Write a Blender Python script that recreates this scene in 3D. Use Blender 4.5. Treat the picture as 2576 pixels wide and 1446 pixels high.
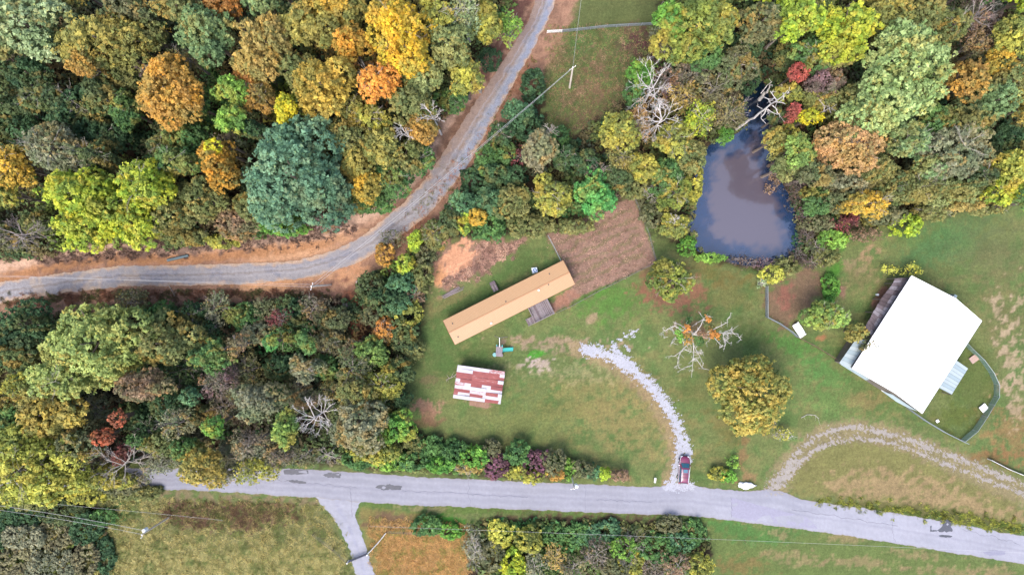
import bpy, math, random
import numpy as np
from mathutils import Vector, Matrix

for o in list(bpy.data.objects): bpy.data.objects.remove(o)
SC = bpy.context.scene
COL = SC.collection
R = math.radians
H = 120.0           # camera height in metres
S = 14.0            # plan pixels per metre on the ground

# ------------------------------------------------------------------ camera, world, sun, exposure
cam = bpy.data.cameras.new('camera'); camo = bpy.data.objects.new('camera', cam); COL.objects.link(camo)
camo.location = (0, 0, H); camo.rotation_euler = (0, 0, 0)
cam.sensor_width = 36.0; cam.lens = 36.0*H/184.0; cam.clip_start = 1.0; cam.clip_end = 4000
SC.camera = camo
W = bpy.data.worlds.new('World'); SC.world = W; W.use_nodes = True
nt = W.node_tree; nt.nodes.clear()
sky = nt.nodes.new('ShaderNodeTexSky'); sky.sky_type = 'NISHITA'; sky.sun_disc = False
SUN_EL, SUN_AZ = R(60), R(205)        # azimuth clockwise from north (+Y): light comes from the south-west
sky.sun_elevation = SUN_EL; sky.sun_rotation = SUN_AZ
sky.air_density = 1.0; sky.dust_density = 3.5; sky.ozone_density = 1.2
bg = nt.nodes.new('ShaderNodeBackground'); bg.inputs[1].default_value = 0.15
out = nt.nodes.new('ShaderNodeOutputWorld')
nt.links.new(sky.outputs[0], bg.inputs[0]); nt.links.new(bg.outputs[0], out.inputs[0])
sl = bpy.data.lights.new('sun', 'SUN'); sl.energy = 1.2; sl.angle = R(35); sl.color = (1.0, 0.93, 0.84)
so = bpy.data.objects.new('sun', sl); COL.objects.link(so)
sd = Vector((math.sin(SUN_AZ)*math.cos(SUN_EL), math.cos(SUN_AZ)*math.cos(SUN_EL), math.sin(SUN_EL)))
so.rotation_euler = sd.to_track_quat('Z', 'Y').to_euler(); so.location = sd*200
SC.view_settings.view_transform = 'Standard'; SC.view_settings.look = 'None'
SC.view_settings.gamma = 1.0; SC.view_settings.use_curve_mapping = False
SC.view_settings.exposure = 1.58

# ------------------------------------------------------------------ helpers
K = 2.55
def lin(c):
    c = np.asarray(c, float)/255.0
    return np.where(c <= 0.04045, c/12.92, ((c+0.055)/1.055)**2.4)
def alb(r, g, b, k=K): return tuple(np.clip(lin((r, g, b))/k, 0.002, 0.85))
def P(dx, dy, z=0.0):
    f = (H-z)/H
    return ((dx-1288)/S*f, -(dy-723)/S*f, z)
def P2(dx, dy, z=0.0): return np.array(P(dx, dy, z)[:2])

def tag(o, label=None, cat=None, group=None, kind=None):
    if label: o['label'] = label
    if cat: o['category'] = cat
    if group: o['group'] = group
    if kind: o['kind'] = kind
    return o
def empty(name, loc, rz=0, label=None, cat=None, group=None):
    o = bpy.data.objects.new(name, None); COL.objects.link(o); o.location = loc; o.rotation_euler = (0, 0, rz)
    o.empty_display_size = 0.3
    return tag(o, label, cat, group)

class NZ:                       # cheap smooth noise: sum of random sines, about -1..1
    def __init__(s, scale, seed, octv=3, n=9, dim=2):
        r = np.random.RandomState(seed); s.k = []; s.tot = 0
        for o in range(octv):
            a = 0.55**o; f = 2*math.pi/scale*(2.1**o)
            for i in range(n):
                d = r.normal(size=dim); d /= np.linalg.norm(d)
                s.k.append((d*f*r.uniform(.6, 1.5), r.uniform(0, 6.28), a))
            s.tot += a*a*n*0.5
        s.tot = math.sqrt(s.tot)*1.6
    def __call__(s, *xs):
        v = 0
        for d, ph, a in s.k:
            t = ph
            for q, x in zip(d, xs): t = t + q*x
            v = v + a*np.sin(t)
        return v/s.tot
def sm(e0, e1, x):
    t = np.clip((x-e0)/(e1-e0), 0, 1); return t*t*(3-2*t)
def seg_dist(x, y, a, b):
    ax, ay = a; bx, by = b; vx, vy = bx-ax, by-ay
    t = np.clip(((x-ax)*vx+(y-ay)*vy)/(vx*vx+vy*vy+1e-9), 0, 1)
    return np.hypot(x-ax-t*vx, y-ay-t*vy), t
def poly_sd(x, y, poly):        # signed distance, positive inside
    n = len(poly); d = np.full(np.shape(x), 1e9); ins = np.zeros(np.shape(x), bool)
    for i in range(n):
        a = poly[i]; b = poly[(i+1) % n]
        d = np.minimum(d, seg_dist(x, y, a, b)[0])
        c = ((a[1] > y) != (b[1] > y)) & (x < (b[0]-a[0])*(y-a[1])/(b[1]-a[1]+1e-12)+a[0])
        ins ^= c
    return np.where(ins, d, -d)
def path_d(x, y, pts):
    d = np.full(np.shape(x), 1e9)
    for i in range(len(pts)-1): d = np.minimum(d, seg_dist(x, y, pts[i], pts[i+1])[0])
    return d
def DP(pts): return [tuple(P2(*p)) for p in pts]

# ---- materials
def new_mat(name):
    m = bpy.data.materials.new(name); m.use_nodes = True
    return m, m.node_tree, m.node_tree.nodes['Principled BSDF']
def noise_node(t, scale, detail=4, rough=0.6, coord='Object', dist=0.0):
    tc = t.nodes.new('ShaderNodeTexCoord'); n = t.nodes.new('ShaderNodeTexNoise')
    n.inputs['Scale'].default_value = scale; n.inputs['Detail'].default_value = detail
    n.inputs['Roughness'].default_value = rough; n.inputs['Distortion'].default_value = dist
    t.links.new(tc.outputs[coord], n.inputs['Vector']); return n
def vary(t, src, scale, lo, hi, detail=4):
    n = noise_node(t, scale, detail)
    mr = t.nodes.new('ShaderNodeMapRange'); mr.inputs[1].default_value = .3; mr.inputs[2].default_value = .7
    mr.inputs[3].default_value = lo; mr.inputs[4].default_value = hi
    t.links.new(n.outputs['Fac'], mr.inputs[0])
    mx = t.nodes.new('ShaderNodeMix'); mx.data_type = 'RGBA'; mx.blend_type = 'MULTIPLY'; mx.inputs[0].default_value = 1
    cmb = t.nodes.new('ShaderNodeCombineColor')
    for i in range(3): t.links.new(mr.outputs[0], cmb.inputs[i])
    t.links.new(src, mx.inputs[6]); t.links.new(cmb.outputs[0], mx.inputs[7]); return mx.outputs[2]
def mat(name, col, rough=.7, metal=0, var=.15, scale=3, bump=0, spec=.4):
    m, t, b = new_mat(name)
    rgb = t.nodes.new('ShaderNodeRGB'); rgb.outputs[0].default_value = (*col, 1)
    o = rgb.outputs[0]
    if var: o = vary(t, o, scale, 1-var, 1+var); o = vary(t, o, scale*7, 1-var*.6, 1+var*.6)
    t.links.new(o, b.inputs['Base Color'])
    b.inputs['Roughness'].default_value = rough; b.inputs['Metallic'].default_value = metal
    b.inputs['Specular IOR Level'].default_value = spec
    if bump:
        n = noise_node(t, scale*10, 5); bp = t.nodes.new('ShaderNodeBump'); bp.inputs['Strength'].default_value = bump
        bp.inputs['Distance'].default_value = .05
        t.links.new(n.outputs['Fac'], bp.inputs['Height']); t.links.new(bp.outputs[0], b.inputs['Normal'])
    return m
def mat_attr(name, rough=.9, layers=((2.5, .8, 1.2), (9, .75, 1.25)), bump=0, bscale=12, spec=.2, trans=0):
    m, t, b = new_mat(name)
    a = t.nodes.new('ShaderNodeAttribute'); a.attribute_name = 'Col'; o = a.outputs['Color']
    for sc, lo, hi in layers: o = vary(t, o, sc, lo, hi)
    t.links.new(o, b.inputs['Base Color']); b.inputs['Roughness'].default_value = rough
    b.inputs['Specular IOR Level'].default_value = spec
    if bump:
        n = noise_node(t, bscale, 6, .7); bp = t.nodes.new('ShaderNodeBump'); bp.inputs['Strength'].default_value = bump
        bp.inputs['Distance'].default_value = .12
        t.links.new(n.outputs['Fac'], bp.inputs['Height']); t.links.new(bp.outputs[0], b.inputs['Normal'])
    if trans:
        tr = t.nodes.new('ShaderNodeBsdfTranslucent'); t.links.new(o, tr.inputs[0])
        mx = t.nodes.new('ShaderNodeMixShader'); mx.inputs[0].default_value = trans
        t.links.new(b.outputs[0], mx.inputs[1]); t.links.new(tr.outputs[0], mx.inputs[2])
        t.links.new(mx.outputs[0], t.nodes['Material Output'].inputs[0])
    return m

M_LEAF = mat_attr('foliage', .75, layers=((1.3, .9, 1.1),), trans=.22, spec=.25)
M_GROUND = mat_attr('ground_cover', .95, layers=((.35, .88, 1.12), (2.2, .82, 1.18), (7, .74, 1.26)), bump=.8, bscale=5)
M_ASPH = mat_attr('old_asphalt', .85, layers=((.25, .95, 1.05), (1.2, .96, 1.04), (9, .92, 1.08)), bump=.15, bscale=30)
M_DRIVE = mat_attr('crushed_stone', .95, layers=((1.3, .94, 1.06), (9, .9, 1.1)), bump=.25, bscale=14)
M_GRAV = mat_attr('gravel', .95, layers=((1.3, .9, 1.1), (7, .75, 1.25)), bump=.3, bscale=16)
M_BARK = mat('bark', (.16, .125, .10), .9, var=.3, scale=2)
M_BARKP = mat('pale_bark', (.28, .25, .22), .85, var=.2, scale=2)
M_BARKW = mat('bleached_wood', (.42, .39, .37), .8, var=.18, scale=2)
M_BARKM = mat('grey_bark', (.2, .17, .16), .85, var=.25, scale=2)

# ---- mesh building
def mesh_np(name, V, F, m, parent=None, col=None, kind=None, smooth=False):
    """V Nx3, F Mxk (k 3 or 4), optional per-vertex colour"""
    me = bpy.data.meshes.new(name); V = np.asarray(V, np.float32); F = np.asarray(F, np.int32); k = F.shape[1]
    me.vertices.add(len(V)); me.vertices.foreach_set('co', V.ravel())
    me.loops.add(F.size); me.loops.foreach_set('vertex_index', F.ravel())
    me.polygons.add(len(F)); me.polygons.foreach_set('loop_start', np.arange(0, F.size, k, dtype=np.int32))
    me.polygons.foreach_set('loop_total', np.full(len(F), k, np.int32))
    if smooth: me.polygons.foreach_set('use_smooth', np.ones(len(F), bool))
    me.update(calc_edges=True)
    if col is not None:
        a = me.attributes.new('Col', 'FLOAT_COLOR', 'POINT')
        c4 = np.ones((len(V), 4), np.float32); c4[:, :3] = col; a.data.foreach_set('color', c4.ravel())
    me.materials.append(m)
    o = bpy.data.objects.new(name, me); COL.objects.link(o)
    if parent: o.parent = parent
    if kind: o['kind'] = kind
    return o
class MB:
    def __init__(s): s.v = []; s.f = []
    def add(s, vs, fs):
        n = len(s.v); s.v += [tuple(v) for v in vs]; s.f += [tuple(i+n for i in f) for f in fs]; return s
    def box(s, c, d, rz=0, ry=0, rx=0):
        x, y, z = d[0]/2, d[1]/2, d[2]/2
        M = Matrix.Translation(c) @ Matrix.Rotation(rz, 4, 'Z') @ Matrix.Rotation(ry, 4, 'Y') @ Matrix.Rotation(rx, 4, 'X')
        vs = [M @ Vector(p) for p in ((-x,-y,-z),(x,-y,-z),(x,y,-z),(-x,y,-z),(-x,-y,z),(x,-y,z),(x,y,z),(-x,y,z))]
        return s.add(vs, [(0,3,2,1),(4,5,6,7),(0,1,5,4),(1,2,6,5),(2,3,7,6),(3,0,4,7)])
    def tube(s, p0, p1, r0, r1=None, n=6, cap=True):
        r1 = r0 if r1 is None else r1
        p0 = Vector(p0); p1 = Vector(p1); d = (p1-p0)
        if d.length < 1e-5: return s
        d.normalize(); a = d.orthogonal().normalized(); b = d.cross(a); vs = []
        for p, r in ((p0, r0), (p1, r1)):
            for i in range(n):
                t = 2*math.pi*i/n; vs.append(p+a*(r*math.cos(t))+b*(r*math.sin(t)))
        fs = [(i, (i+1) % n, n+(i+1) % n, n+i) for i in range(n)]
        if cap: fs += [tuple(range(n-1, -1, -1)), tuple(range(n, 2*n))]
        return s.add(vs, fs)
    def path(s, pts, r0, r1=None, n=5):
        r1 = r0 if r1 is None else r1; m = len(pts)-1
        for i in range(m):
            s.tube(pts[i], pts[i+1], r0+(r1-r0)*i/m, r0+(r1-r0)*(i+1)/m, n)
        return s
    def prism(s, poly, z0, z1):
        n = len(poly); vs = [(p[0], p[1], z0) for p in poly]+[(p[0], p[1], z1) for p in poly]
        ar = sum(poly[i][0]*poly[(i+1) % n][1]-poly[(i+1) % n][0]*poly[i][1] for i in range(n))
        idx = list(range(n)) if ar > 0 else list(range(n-1, -1, -1))
        fs = [tuple(idx[::-1]), tuple(i+n for i in idx)]
        for k in range(n):
            i, j = idx[k], idx[(k+1) % n]; fs.append((i, j, j+n, i+n))
        return s.add(vs, fs)
    def disc(s, c, r, n=12, z=0):
        return s.add([(c[0]+r*math.cos(6.2832*i/n), c[1]+r*math.sin(6.2832*i/n), c[2]) for i in range(n)], [tuple(range(n))])
    def build(s, name, m, parent=None, bevel=0, kind=None, smooth=False):
        me = bpy.data.meshes.new(name); me.from_pydata(s.v, [], s.f); me.update()
        me.materials.append(m)
        if smooth:
            for p in me.polygons: p.use_smooth = True
        o = bpy.data.objects.new(name, me); COL.objects.link(o)
        if parent: o.parent = parent
        if kind: o['kind'] = kind
        if bevel:
            b = o.modifiers.new('bevel', 'BEVEL'); b.width = bevel; b.segments = 2; b.limit_method = 'ANGLE'
        return o

# ------------------------------------------------------------------ plan data (plan pixels)
GR = [((1358,-60),(1424,-60)),((1352,-20),(1406,-20)),((1340,30),(1388,30)),((1322,67),(1371,67)),((1279,133),(1337,133)),
      ((1236,200),(1298,200)),((1190,267),(1260,267)),((1150,330),(1222,334)),((1105,400),(1186,400)),((1060,465),(1130,478)),
      ((1010,515),(1078,542)),((960,556),(1012,590)),((900,602),(950,634)),((840,630),(890,665)),((734,658),(790,696)),
      ((617,662),(640,714)),((467,667),(480,718)),((300,669),(310,720)),((150,688),(160,737)),((0,710),(10,760)),((-80,724),(-70,776))]
GRC = DP([((a[0]+b[0])/2, (a[1]+b[1])/2) for a, b in GR])
RT = [(-300,1158),(0,1170),(372,1178),(744,1178),(859,1185),(1072,1200),(1406,1214),(1586,1222),(1650,1226),(1680,1216),(1735,1217),
      (1774,1227),(1884,1235),(1931,1230),(1974,1235),(2004,1254),(2078,1265),(2225,1285),(2351,1307),(2418,1319),(2576,1348),(2800,1388)]
RB = [(-300,1212),(0,1220),(372,1230),(494,1232),(601,1239),(798,1252),(905,1262),(1072,1272),(1326,1281),(1560,1291),(1717,1295),
      (1831,1307),(1951,1322),(2084,1340),(2218,1361),(2351,1382),(2576,1418),(2800,1452)]
SIDE_L = [(790,1246),(808,1267),(841,1304),(859,1334),(879,1381),(890,1420),(900,1470),(920,1560)]
SIDE_R = [(915,1258),(903,1266),(893,1295),(909,1340),(925,1394),(938,1430),(948,1470),(975,1560)]
POND = [(1868,335),(1835,352),(1800,348),(1768,395),(1748,455),(1746,540),(1742,590),(1762,625),(1800,640),(1850,652),(1900,662),
        (1950,662),(1992,645),(2008,605),(2004,560),(1990,505),(1965,450),(1947,400),(1942,350),(1938,300),(1934,255),(1925,205),(1890,200),
        (1872,260),(1880,305)]
POND_W = DP(POND)

# terrain height
nA = NZ(30, 1); nB = NZ(6, 2); nC = NZ(1.6, 3, 2); nD = NZ(14, 4)
BANK = DP([(1356,-60),(1345,0),(1290,90),(1235,170),(1170,250),(1110,340),(1075,410),(1010,480),(930,545),(800,592),(700,604),(450,630),
           (330,628),(230,632),(100,655),(0,676),(-120,690),(-120,-60)])
def terr(x, y):
    z = 0.12*nA(x, y)+0.03*nB(x, y)
    b = poly_sd(x, y, BANK)
    z = z + 1.3*sm(-1.8, 1.2, b+0.25*nB(x, y)) + 0.35*sm(1, 20, b)
    d = poly_sd(x, y, POND_W)
    z = z - 0.75*sm(-2.2, 0.2, d) - 1.1*sm(0, 5, d)
    g = path_d(x, y, GRC)
    z = z*(1-.5*sm(4.5, 2.5, g)) 
    return z

# ------------------------------------------------------------------ ground sheet
def axis(lo, hi, step, far):
    a = list(np.arange(lo, hi+1e-6, step)); s = step; v = a[-1]
    while v < far: s *= 1.6; v += s; a.append(v)
    s = step; v = a[0]; b = []
    while v > -far: s *= 1.6; v -= s; b.append(v)
    return np.array(b[::-1]+a)
gx = axis(-95, 95, .34, 1500); gy = axis(-55, 55, .34, 1500)
X, Y = np.meshgrid(gx, gy); X = X.ravel(); Y = Y.ravel()
Z = terr(X, Y)
PX = X*S+1288; PY = 723-Y*S            # plan pixel coordinates for painting soil and plant cover
n1 = NZ(9, 11, 3); n2 = NZ(2.2, 12, 3); n3 = NZ(24, 13, 2); n4 = NZ(.9, 14, 2); n5 = NZ(4.2, 15, 3)
V1, V2, V3, V4, V5 = (n(X, Y) for n in (n1, n2, n3, n4, n5))
def mixc(C, col, w): return C*(1-w[:, None])+np.array(col)[None, :]*w[:, None]
C = np.tile(np.array(alb(130, 142, 86)), (len(X), 1))                  # mown grass
C = mixc(C, alb(106, 138, 76), sm(-.1, .7, V1)*.7)
C = mixc(C, alb(156, 152, 98), sm(.1, .9, V5+.35*V3)*.6)
C = mixc(C, alb(94, 124, 66), sm(.2, .9, V3+.3*V2)*.5)
# faint mowing passes
mow = np.sin((X*.12+Y)*2*math.pi/1.3+V3*2)
C = C*(1+.07*mow[:, None]*sm(-.4, .6, V3)[:, None])
def region(pts, col, f=.5, amp=.5, st=1.0, nz=None):
    global C
    nz = V2+.5*V5 if nz is None else nz
    sdv = poly_sd(PX, PY, pts)/S
    C = mixc(C, col, sm(-f, f, sdv+amp*nz)*st)
def ell(cx, cy, rx, ry, col, rot=0, f=.3, amp=.5, st=1.0):
    global C
    a = R(rot); dx = PX-cx; dy = PY-cy
    u = (dx*math.cos(a)+dy*math.sin(a))/rx; v = (-dx*math.sin(a)+dy*math.cos(a))/ry
    q = 1-np.hypot(u, v)
    C = mixc(C, col, sm(-f*.6, f, q+amp*.5*(V2+.6*V5+.5*V4))*st)
FOREST = [
 [(-400,-400),(1345,-400),(1345,0),(1290,90),(1235,170),(1170,250),(1110,340),(1085,400),(1010,478),(930,540),(800,588),(700,602),(450,630),(330,628),(230,632),(100,660),(0,680),(-400,720)],
 [(-400,780),(0,765),(150,752),(300,742),(620,740),(830,745),(880,700),(960,650),(1010,590),(1070,570),(1160,440),(1210,400),(1260,300),(1330,180),(1365,170),(1370,330),
  (1440,345),(1560,260),(1640,150),(1660,60),(1650,-400),(4000,-400),(4000,480),(2576,500),(2330,550),(2100,590),(2010,660),(1900,668),(1750,640),(1640,580),(1590,490),(1380,585),(1200,600),(1090,600),
  (1075,700),(1060,820),(1010,960),(1000,1050),(1080,1100),(1250,1130),(1400,1140),(1540,1195),(1400,1205),(1100,1192),(850,1172),(0,1160),(-400,1150)],
 [(-400,1225),(200,1235),(260,1280),(275,1360),(260,1500),(-400,1500)],
 [(1170,1330),(1230,1300),(1760,1310),(1790,1370),(1770,1500),(1180,1500)],
]
# rough hay field lower left and lower middle
region([(260,1240),(800,1262),(845,1330),(880,1400),(905,1600),(240,1600)], alb(140,140,92), .6, .6)
region([(270,1300),(420,1370),(820,1380),(880,1420),(900,1600),(260,1600)], alb(180,174,112), 2, 1.5, .8)
region([(440,1262),(690,1270),(760,1290),(640,1330),(470,1320),(400,1300)], alb(145,115,95), .8, 1.5, .8)
region([(380,1232),(620,1242),(800,1256),(790,1268),(600,1258),(380,1245)], alb(160,140,110), .3, .8, .7)
region([(240,1280),(330,1270),(330,1310),(280,1330),(280,1600),(240,1600)], alb(70,120,62), .6, .8, .8)
region([(905,1268),(1180,1310),(1180,1600),(940,1600)], alb(150,140,85), .5, .6)
region([(960,1335),(1090,1345),(1190,1380),(1190,1600),(950,1600)], alb(200,160,102), .8, .8)
ell(1040,1420,70,60, alb(196,150,100), 0, .6, 1, .7)
region([(905,1264),(1720,1297),(1850,1310),(1850,1318),(1500,1306),(1100,1290),(905,1276)], alb(105,130,65), .3, .6, .9)
ell(985,1310,50,20, alb(125,95,80), 0, .5, 1, .8)
ell(1130,1310,60,14, alb(60,135,45), 5, .5, .8, .9); ell(1060,1278,60,8, alb(175,160,120), 3, .5, 1, .6)
region([(1250,1290),(1500,1300),(1720,1304),(1700,1320),(1400,1315),(1240,1305)], alb(125,100,78), .4, .8, .8)
# meadow lower right
region([(1780,1310),(2080,1345),(2576,1425),(2900,1480),(2900,1600),(1780,1600)], alb(120,138,78), .3, .4)
region([(1780,1310),(2000,1335),(2010,1345),(1950,1370),(1850,1360)], alb(92,140,72), .6, 1, .8)
for c in ((1960,1345,30,9),(2130,1355,40,10),(2300,1395,60,9),(2180,1415,80,12),(2400,1440,90,12),(1990,1400,60,16),(2500,1440,60,14)):
    ell(*c, alb(172,150,112), 6, .6, 1.3, .65)
ell(1860,1425,60,22, alb(150,120,78), 0, .6, 1.2, .6)
# knoll between road and stony drive
region([(1990,1200),(2050,1130),(2140,1105),(2260,1120),(2400,1190),(2560,1250),(2576,1330),(2300,1290),(2080,1255),(1990,1240)], alb(146,142,88), .6, .7, .9)
region([(2080,1215),(2200,1185),(2360,1215),(2480,1260),(2560,1300),(2300,1275),(2120,1245)], alb(184,156,118), 1.2, 2, .75)
region([(2060,1262),(2200,1262),(2400,1285),(2560,1320),(2576,1345),(2351,1305),(2080,1264)], alb(100,105,55), .5, .8, .8)
# lawn tones and some painted shade
ell(1480,1010,110,60, alb(160,152,95), 0, .8, 1, .6); ell(1400,1010,70,50, alb(100,125,65), 0, .6, 1, .5)
ell(1560,1060,150,60, alb(168,150,98), 20, .8, 1.3, .6); ell(1330,1060,120,50, alb(132,140,80), 0, .8, 1, .6)
ell(1600,960,60,40, alb(165,145,95), 30, .8, 1, .5)
ell(1350,890,25,12, alb(85,170,55), 0, .4, .5, .9)
ell(1540,760,90,45, alb(92,145,60), -15, .7, 1, .7); ell(1480,730,60,25, alb(100,150,62), -25, .7, 1, .6)
ell(1180,760,100,22, alb(82,112,58), -27, .6, .5, .7); ell(1300,670,100,22, alb(88,120,62), -30, .6, .5, .6)  # dark strips paint the home's shade into the grass along its north-west side
ell(1120,890,55,60, alb(92,125,66), 0, .6, .8, .6); ell(1200,890,70,25, alb(88,118,60), -20, .6, .8, .5)
ell(1060,960,50,60, alb(105,128,72), 0, .6, .8, .6)
ell(1830,740,90,40, alb(130,128,75), 0, .8, 1, .6); ell(1800,690,80,25, alb(128,110,60), 10, .8, .8, .6)
ell(1880,850,70,40, alb(88,112,55), 0, .8, 1, .6); ell(1730,990,60,60, alb(120,120,70), 0, .8, 1, .5)
ell(2000,870,60,25, alb(95,150,70), 25, .6, 1, .7); ell(2080,940,70,30, alb(98,150,78), 30, .6, 1, .7)
ell(2090,1010,80,35, alb(110,150,80), 20, .7, 1, .6); ell(2180,1010,50,25, alb(165,135,95), 20, .7, 1.4, .5)
ell(2400,600,110,60, alb(96,140,84), -20, .8, .8, .8); ell(2330,640,90,30, alb(98,135,82), -15, .8, .8, .7)
ell(2500,640,90,80, alb(118,124,82), 0, .8, .8, .7); ell(2520,800,60,120, alb(135,128,85), 0, .9, 1, .6)
ell(2440,960,70,100, alb(104,120,62), 0, .5, .8, .8); ell(2400,1050,50,40, alb(110,124,60), 0, .6, .8, .8)
ell(2560,1090,70,60, alb(165,130,88), 0, .7, 1.2, .7); ell(2500,1150,60,20, alb(160,118,80), 0, .7, 1.2, .7)
for c in ((2545,905,18,60),(2530,850,15,30),(2555,1000,14,50),(2510,780,10,25),(2565,960,12,20),(2540,950,14,20),(2500,760,10,8),(2560,760,12,10)):
    ell(*c, alb(196,174,142), 0, .5, 2.4, .65)
ell(2185,640,20,14, alb(185,150,118), -30, .5, 1.4, .8); ell(2140,665,50,10, alb(185,160,125), 20, .5, 2, .7); ell(2180,700,60,30, alb(150,138,95), 0, .7, 1.5, .6)
ell(2215,750,15,32, alb(178,128,108), 35, .4, .6, .9); ell(2120,735,10,18, alb(180,135,118), 0, .5, .7, .8); ell(2065,850,13,8, alb(190,130,95), 10, .5, .6, .85)
ell(2060,690,40,50, alb(120,128,78), 0, .7, 1, .6)
region([(1925,725),(1990,700),(2030,680),(2075,700),(2070,740),(2010,790),(1990,825),(1960,820),(1925,790)], alb(150,118,98), .8, .9, .85)
ell(1975,745,16,45, alb(172,112,98), 0, .5, 1, .7); ell(2095,690,16,50, alb(86,150,52), 20, .5, .7, .85)
ell(1685,745,72,38, alb(160,108,92), 8, .4, .8, .85); ell(1625,715,18,35, alb(158,112,88), 0, .5, .8, .8); ell(1750,735,26,36, alb(165,115,92), 0, .5, .9, .8)
ell(1745,825,45,20, alb(158,118,100), 0, .6, 1, .6)
ell(1488,803,14,10, alb(190,160,130), -40, .5, 1, .8); ell(1420,860,95,8, alb(190,160,135), 3, .5, 2, .7); ell(1370,873,45,10, alb(180,155,130), 3, .5, 2, .7)
ell(1355,917,30,11, alb(220,195,190), 3, .5, 1.8, .95); ell(1440,935,100,16, alb(178,170,125), 3, .6, 2, .5)
ell(1070,1022,38,14, alb(190,150,125), 0, .35, .8, .9); ell(1080,1045,25,20, alb(180,135,112), 20, .4, .8, .8); ell(1060,1065,45,14, alb(125,98,75), 0, .5, .8, .7)
ell(1080,960,20,14, alb(150,128,98), 0, .5, 1, .6); ell(1205,1015,34,9, alb(185,150,125), 8, .3, .5, .8)
ell(1555,1190,30,12, alb(160,125,90), 10, .5, 1, .6)
ell(1870,1130,10,60, alb(160,125,90), 8, .6, 1.2, .75); ell(1885,1200,18,20, alb(172,135,100), 0, .6, 1, .75); ell(1840,1060,45,60, alb(130,112,62), 0, .8, .8, .5)  # last brownish patch is the golden tree's shadow painted into the grass
# worn edge of the drive
for d_, wd, cc, st in ((DP([(1680,1215),(1700,1170),(1698,1120),(1680,1065),(1650,1015),(1610,965),(1560,925),(1500,895),(1450,880)]), 1.3, alb(196,164,130), .65),
                       (DP([(1950,1228),(1985,1170),(2030,1120),(2080,1092),(2140,1083),(2200,1088),(2280,1110),(2370,1150),(2450,1185),(2530,1222),(2640,1265)]), 2.0, alb(172,155,118), .8)):
    dd = path_d(X, Y, d_); C = mixc(C, cc, sm(wd+.5, wd-.5, dd+.5*V2+.35*V4)*st)
# garden plot
region([(1372,590),(1594,492),(1652,662),(1460,745),(1396,788),(1378,770),(1440,720),(1415,655)], alb(176,142,124), .2, .12)
row = np.sin((-.42*X+.9*Y)*2*math.pi/1.6+1.2*V5)
gm = sm(0, 1, poly_sd(PX, PY, [(1382,598),(1588,505),(1642,658),(1450,735)])/S)
C = mixc(C, alb(146,132,98), gm*sm(-.1, .9, row+.4*V2)*.9)
# field by the pole
region([(1370,0),(1660,0),(1660,60),(1640,160),(1560,270),(1440,350),(1370,330),(1360,180),(1368,110)], alb(112,122,74), .6, .8, .9)
ell(1450,110,60,30, alb(96,135,72), 0, .7, 1.2, .6); ell(1550,200,50,80, alb(104,112,70), 0, .8, 1, .7); ell(1480,250,60,80, alb(140,112,86), 0, .7, 1.2, .65)
ell(1600,110,40,40, alb(130,92,88), 0, .6, 1, .75); ell(1400,120,30,60, alb(145,120,88), 0, .7, 1, .6); ell(1480,320,60,40, alb(118,98,78), 0, .7, 1, .7)
ell(1365,30,20,40, alb(165,125,95), 0, .6, 1, .7); ell(1388,36,10,8, alb(190,130,100), 0, .5, .6, .8)
ell(1500,200,30,60, alb(150,115,95), 0, .7, 1.2, .5)
# forest litter under the trees
for fp in FOREST: region(fp, alb(74,62,46), .8, .5)
region([(1560,100),(1700,60),(1760,140),(1660,180)], alb(98,62,66), 1, 1, .8)
# clay banks of the gravel road
gd = path_d(X, Y, GRC); left = poly_sd(X, Y, BANK)
w = sm(6.2, 4.6, gd+.5*V2)*sm(-95, -90, X)
C = mixc(C, alb(196,152,126), w)
C = mixc(C, alb(158,122,102), w*sm(-.2, .6, V5+.5*V2)*.8)
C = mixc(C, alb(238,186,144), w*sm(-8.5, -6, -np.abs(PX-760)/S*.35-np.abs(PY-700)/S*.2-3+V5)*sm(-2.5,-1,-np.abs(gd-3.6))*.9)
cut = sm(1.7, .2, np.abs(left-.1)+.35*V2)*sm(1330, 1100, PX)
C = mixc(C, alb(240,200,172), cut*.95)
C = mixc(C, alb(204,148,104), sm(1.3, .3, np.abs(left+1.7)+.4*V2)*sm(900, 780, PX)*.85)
ell(700,712,110,14, alb(236,178,130), 1, .5, 1, .9); ell(870,690,60,26, alb(228,170,128), -35, .5, 1, .85); ell(830,725,70,22, alb(176,132,112), 0, .5, 1.2, .85)
ell(885,790,35,60, alb(140,92,72), 0, .5, .8, .95); ell(890,770,14,20, alb(186,120,88), 0, .5, 1, .8)
region([(1090,460),(1180,380),(1240,300),(1330,190),(1345,150),(1320,150),(1270,230),(1200,350),(1120,480),(1010,590),(960,650),(1000,620),(1080,560)], alb(170,122,96), .4, .8, .9)
region([(1180,250),(1110,340),(1075,400),(1120,395),(1210,270)], alb(130,98,80), .8, 1, .7)
region([(1280,0),(1345,0),(1300,95),(1250,165),(1220,200),(1215,180),(1260,90)], alb(132,92,80), .8, 1, .9)
region([(100,640),(330,622),(700,596),(800,580),(900,545),(890,565),(800,603),(450,640),(100,665)], alb(112,92,86), .7, 1, .7)
# heap of clay behind the mobile home
region([(1090,640),(1120,615),(1200,606),(1320,606),(1280,636),(1200,690),(1120,730),(1088,730)], alb(186,146,128), .6, .9, .95)
ell(1150,655,54,36, alb(255,190,150), -25, .25, .7, 1); ell(1105,700,15,28, alb(250,184,132), 12, .4, .6, .95)
ell(1210,665,60,22, alb(128,98,86), -32, .6, 1.4, .6); ell(1120,760,60,14, alb(150,135,90), -25, .6, 1, .6)
ell(1415,760,38,18, alb(185,135,112), -27, .5, 1, .85)
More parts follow.
